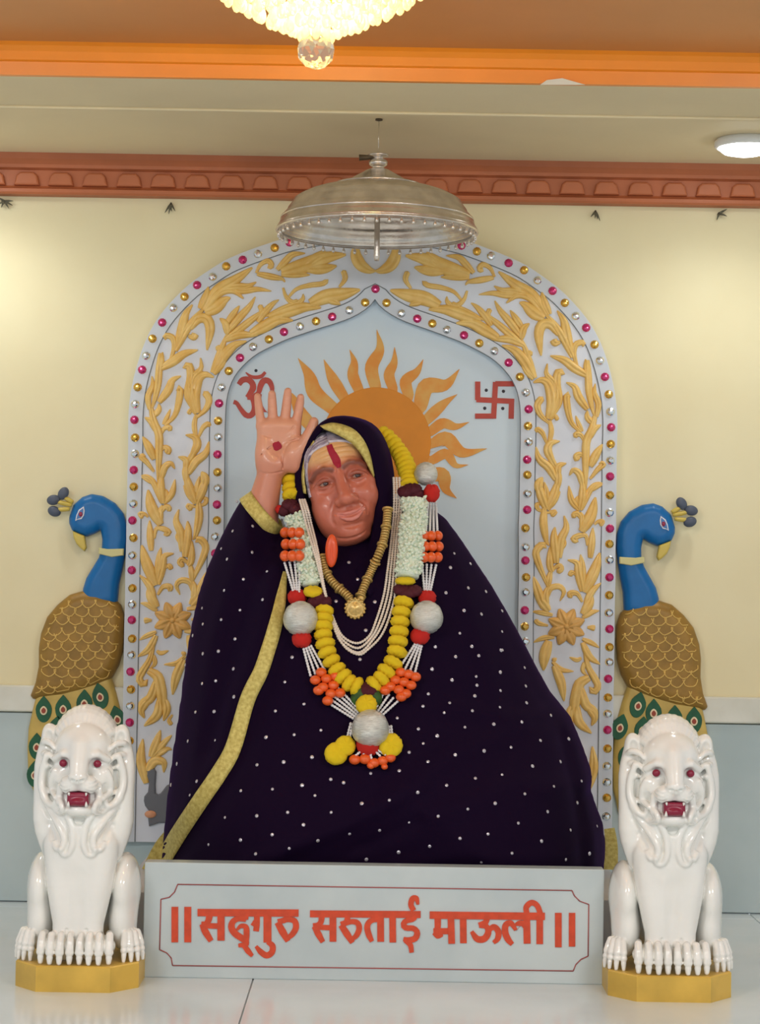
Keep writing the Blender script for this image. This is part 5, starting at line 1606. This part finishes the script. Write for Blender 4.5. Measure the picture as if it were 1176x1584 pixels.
for k, (a, b) in enumerate(((549,1170),(562,1168),(575,1174),(589,1170),(598,1168))):
    q = [on_robe(*(np.array((570, 1152)) * (1 - s) + np.array((a, b)) * s), 14) for s in np.linspace(0, 1, 5)]
    beaded(q, 2.2 * sS, 4 * sS, 'pearl_string', M_prl, bg)
for a, b, r in ((520,1166,16.5),(534,1154,15),(604,1153,17.5)): put_flower(FL[1], bg, on_robe(a, b, 12), (0.2, -1, .3), r, 10, 'marigold')

# pearl necklace in several rows
pn_p = on_robe(552, 1008, 0)
pn = thing('pearl_necklace', tuple(pn_p), 'long pearl necklace in several rows hanging to the chest', 'necklace')
for k in range(4):
    o_ = k * 6.0
    R_pts = [C3(609 + o_ * 0.75, 738, 40), C3(610 + o_ * 0.72, 765, 54)] + [on_robe(a + o_ * s_, b, 4) for a, b, s_ in ((609,800,0.62),(605,840,0.66),(600,880,0.8),(594,920,0.95),(582,960,1.0))]
    low = (995, 1002.5, 1009.5, 990)[k] if k < 3 else 0
    if k < 3:
        B_pts = [on_robe(552 + 1.2 * k, low, 4), on_robe(530 - o_ * 0.35, 984 + o_ * 0.55, 4)]
        L_pts = [on_robe(a, b, c) for a, b, c in ((516.5 - k * .6, 958, 4),(507 - k * .4, 930, 12),(501 - k * .8, 905, 22),(495 - k * 2.2, 870, 29),(489 - k * 3.6, 840, 32),(482 - k * 4, 812, 34))] + [C3(477 - k * 4.2, 790, 84), C3(471 - k * 3.8, 772, 66)]
        beaded(R_pts + [on_robe(571 + o_ * 0.6, 984 + o_ * 0.35, 4)] + B_pts + L_pts, 2.3 * sS, 4.0 * sS, 'pearl_row', M_prl2, pn)
    else:
        beaded(R_pts[:-1] + [on_robe(594 + 16, 928, 4), on_robe(600, 962, 4), on_robe(588, 986, 4), on_robe(570, 1004, 4), on_robe(556, 1012.5, 4), on_robe(536, 1003, 4), on_robe(521, 981, 4), on_robe(511, 952, 4), on_robe(503, 925, 4), on_robe(497, 895, 4)], 2.3 * sS, 4.0 * sS, 'pearl_row', M_prl2, pn)
# gold necklace with pendant
M_goldj = mat('gold_jewellery', (214, 180, 106), 0.35, metal=0.45, var=0.15, vscale=200, coat=0.2)
gn_p = on_robe(550, 941, 0)
gn = thing('gold_necklace', tuple(gn_p), 'gold ribbed necklace with a round pendant on the dark shawl', 'necklace')
gr = mesh_data('gold_link', *lathe([(0.0, -0.5), (0.75, -0.5), (1.0, -0.25), (1.0, 0.25), (0.75, 0.5), (0.0, 0.5)], (0, 0, 0), 14), M_goldj)
def links(path, n):
    c = catmull([on_robe(q[0], q[1], 8) if len(q) == 2 else C3(*q) for q in path], n)
    for i in range(n):
        t = c[min(i + 1, n - 1)] - c[max(i - 1, 0)]; L = np.linalg.norm(t) / (2 if 0 < i < n - 1 else 1)
        r = 6.6 if i % 7 else 8.6
        inst('gold_link', gr, gn, c[i], rot=Vector(t).normalized().to_track_quat('Z', 'Y').to_euler(), scale=(r * sS, r * sS, L * 0.92))
links([(600,788,84),(598,812,96),(593,838,108),(584,862,118),(574,884),(565,904),(558,922)], 36)
links([(498,862),(502,880),(511,896),(522,908),(534,918),(541,925)], 20)
pc = on_robe(549.5, 941, 7)
v, f = lathe([(0.0005, 0.0), (12, 0.0), (14.5, 1.5), (15, 3.2), (13, 4.6), (11.5, 3.8), (9, 4.4), (6, 6.2), (0.0005, 7.0)], (0, 0, 0), 28, 'y')
make('pendant', *orient(v * sS + pc, f), M_goldj, gn)
for k in range(16):
    a = 2 * math.pi * k / 16
    make('pendant_bead', *ball(pc + np.array([math.cos(a) * 14.2 * sS, -3.5 * sS, math.sin(a) * 14.2 * sS]), 2.4 * sS, 8, 6), M_goldj, gn)
for q in (-1, 1):
    c = on_robe(549.5 + q * 9, 926, 8)
    make('pendant_loop', *ball(c, (6 * sS, 4 * sS, 6 * sS), 12, 8), M_goldj, gn)

# ------------------------------------------------------------------ silver umbrella over the statue
YU = -0.42
uc = P(583.5, 360, YU); us = px_size(YU)
M_ag = mat('tarnished_silver', (226, 216, 204), 0.26, metal=0.85, var=0.12, vscale=30, bump=0.15, bscale=160)
um = thing('silver_umbrella', (uc[0], uc[1], uc[2]), 'ribbed silver ceremonial umbrella hanging above the arch', 'umbrella')
prof = [(150, -1), (154, 0), (156, 3), (155.5, 7), (153, 9.5), (151.5, 14), (151, 18), (147.5, 20.5), (146.5, 25), (143, 29), (140.5, 31), (139.5, 35), (135, 41), (131, 46), (130.5, 49), (123, 54), (111, 60), (98, 64.5), (84, 68), (70, 70.5), (66, 73.5), (57, 75.5), (46, 81), (36, 87), (27, 92), (19, 97), (12, 100)]
inner = [(r - 2.2, h - 1.6) for r, h in prof[::-1]]
vf = lathe([(r * us, h * us) for r, h in prof + inner + prof[:1]], tuple(uc), 96)
make('dome', *orient(*vf), M_ag, um)
make('rim_ring', *tube([(uc[0] + 155.5 * us * math.cos(a), uc[1] + 155.5 * us * math.sin(a), uc[2] + 1.5 * us) for a in np.linspace(0, 2 * math.pi, 96, endpoint=False)], 2.6 * us, 8, closed=True), M_ag, um)
make('ridge_ring', *tube([(uc[0] + 148.5 * us * math.cos(a), uc[1] + 148.5 * us * math.sin(a), uc[2] + 20.5 * us) for a in np.linspace(0, 2 * math.pi, 96, endpoint=False)], 2.0 * us, 8, closed=True), M_ag, um)
make('ridge_ring', *tube([(uc[0] + 67.5 * us * math.cos(a), uc[1] + 67.5 * us * math.sin(a), uc[2] + 73 * us) for a in np.linspace(0, 2 * math.pi, 72, endpoint=False)], 1.8 * us, 8, closed=True), M_ag, um)
make('finial', *lathe([(r * us, h * us) for r, h in ((12, 98), (9, 101), (9.5, 103), (14, 106), (15, 110), (12, 114), (7, 116), (9, 118), (16, 119.5), (17, 121.5), (8, 123), (0.3, 124))], tuple(uc), 32), M_ag, um)
make('pole', *tube([(uc[0], uc[1], uc[2] + 98 * us), (uc[0], uc[1], uc[2] - 36 * us), (uc[0], uc[1], uc[2] - 44 * us)], [4.5 * us, 4.5 * us, 3.5 * us], 14), M_ag, um)
make('hanging_wire', *tube([(uc[0], uc[1], uc[2] + 122 * us), (uc[0], uc[1], Z_CEIL)], 0.0005, 6), M_ag, um)
pl_ = lathe([(0.0005, 0.0), (0.007, 0.0), (0.007, -0.003), (0.0005, -0.004)], (uc[0], uc[1], Z_CEIL), 20)
make('ceiling_hook_plate', *orient(*pl_), mat('dull_iron', (96, 82, 64), 0.5, metal=0.6), um)
make('hook_knob', *tube([(uc[0] - 30 * us, uc[1], uc[2] + 117 * us), (uc[0] - 6 * us, uc[1], uc[2] + 118 * us)], [5 * us, 3 * us], 10), MATS['dull_iron'], um)
dv, df = lathe([(0.0, 0.0), (1.2, -0.6), (1.4, -3), (2.6, -6), (3.4, -9), (2.6, -12), (0.0, -13.5)], (0, 0, 0), 10)
drop = mesh_data('fringe_drop', dv * us * 0.85, df, M_ag)
for k in range(52):
    a = 2 * math.pi * k / 52
    inst('fringe_drop', drop, um, (uc[0] + 153 * us * math.cos(a), uc[1] + 153 * us * math.sin(a), uc[2] + 0.5 * us))
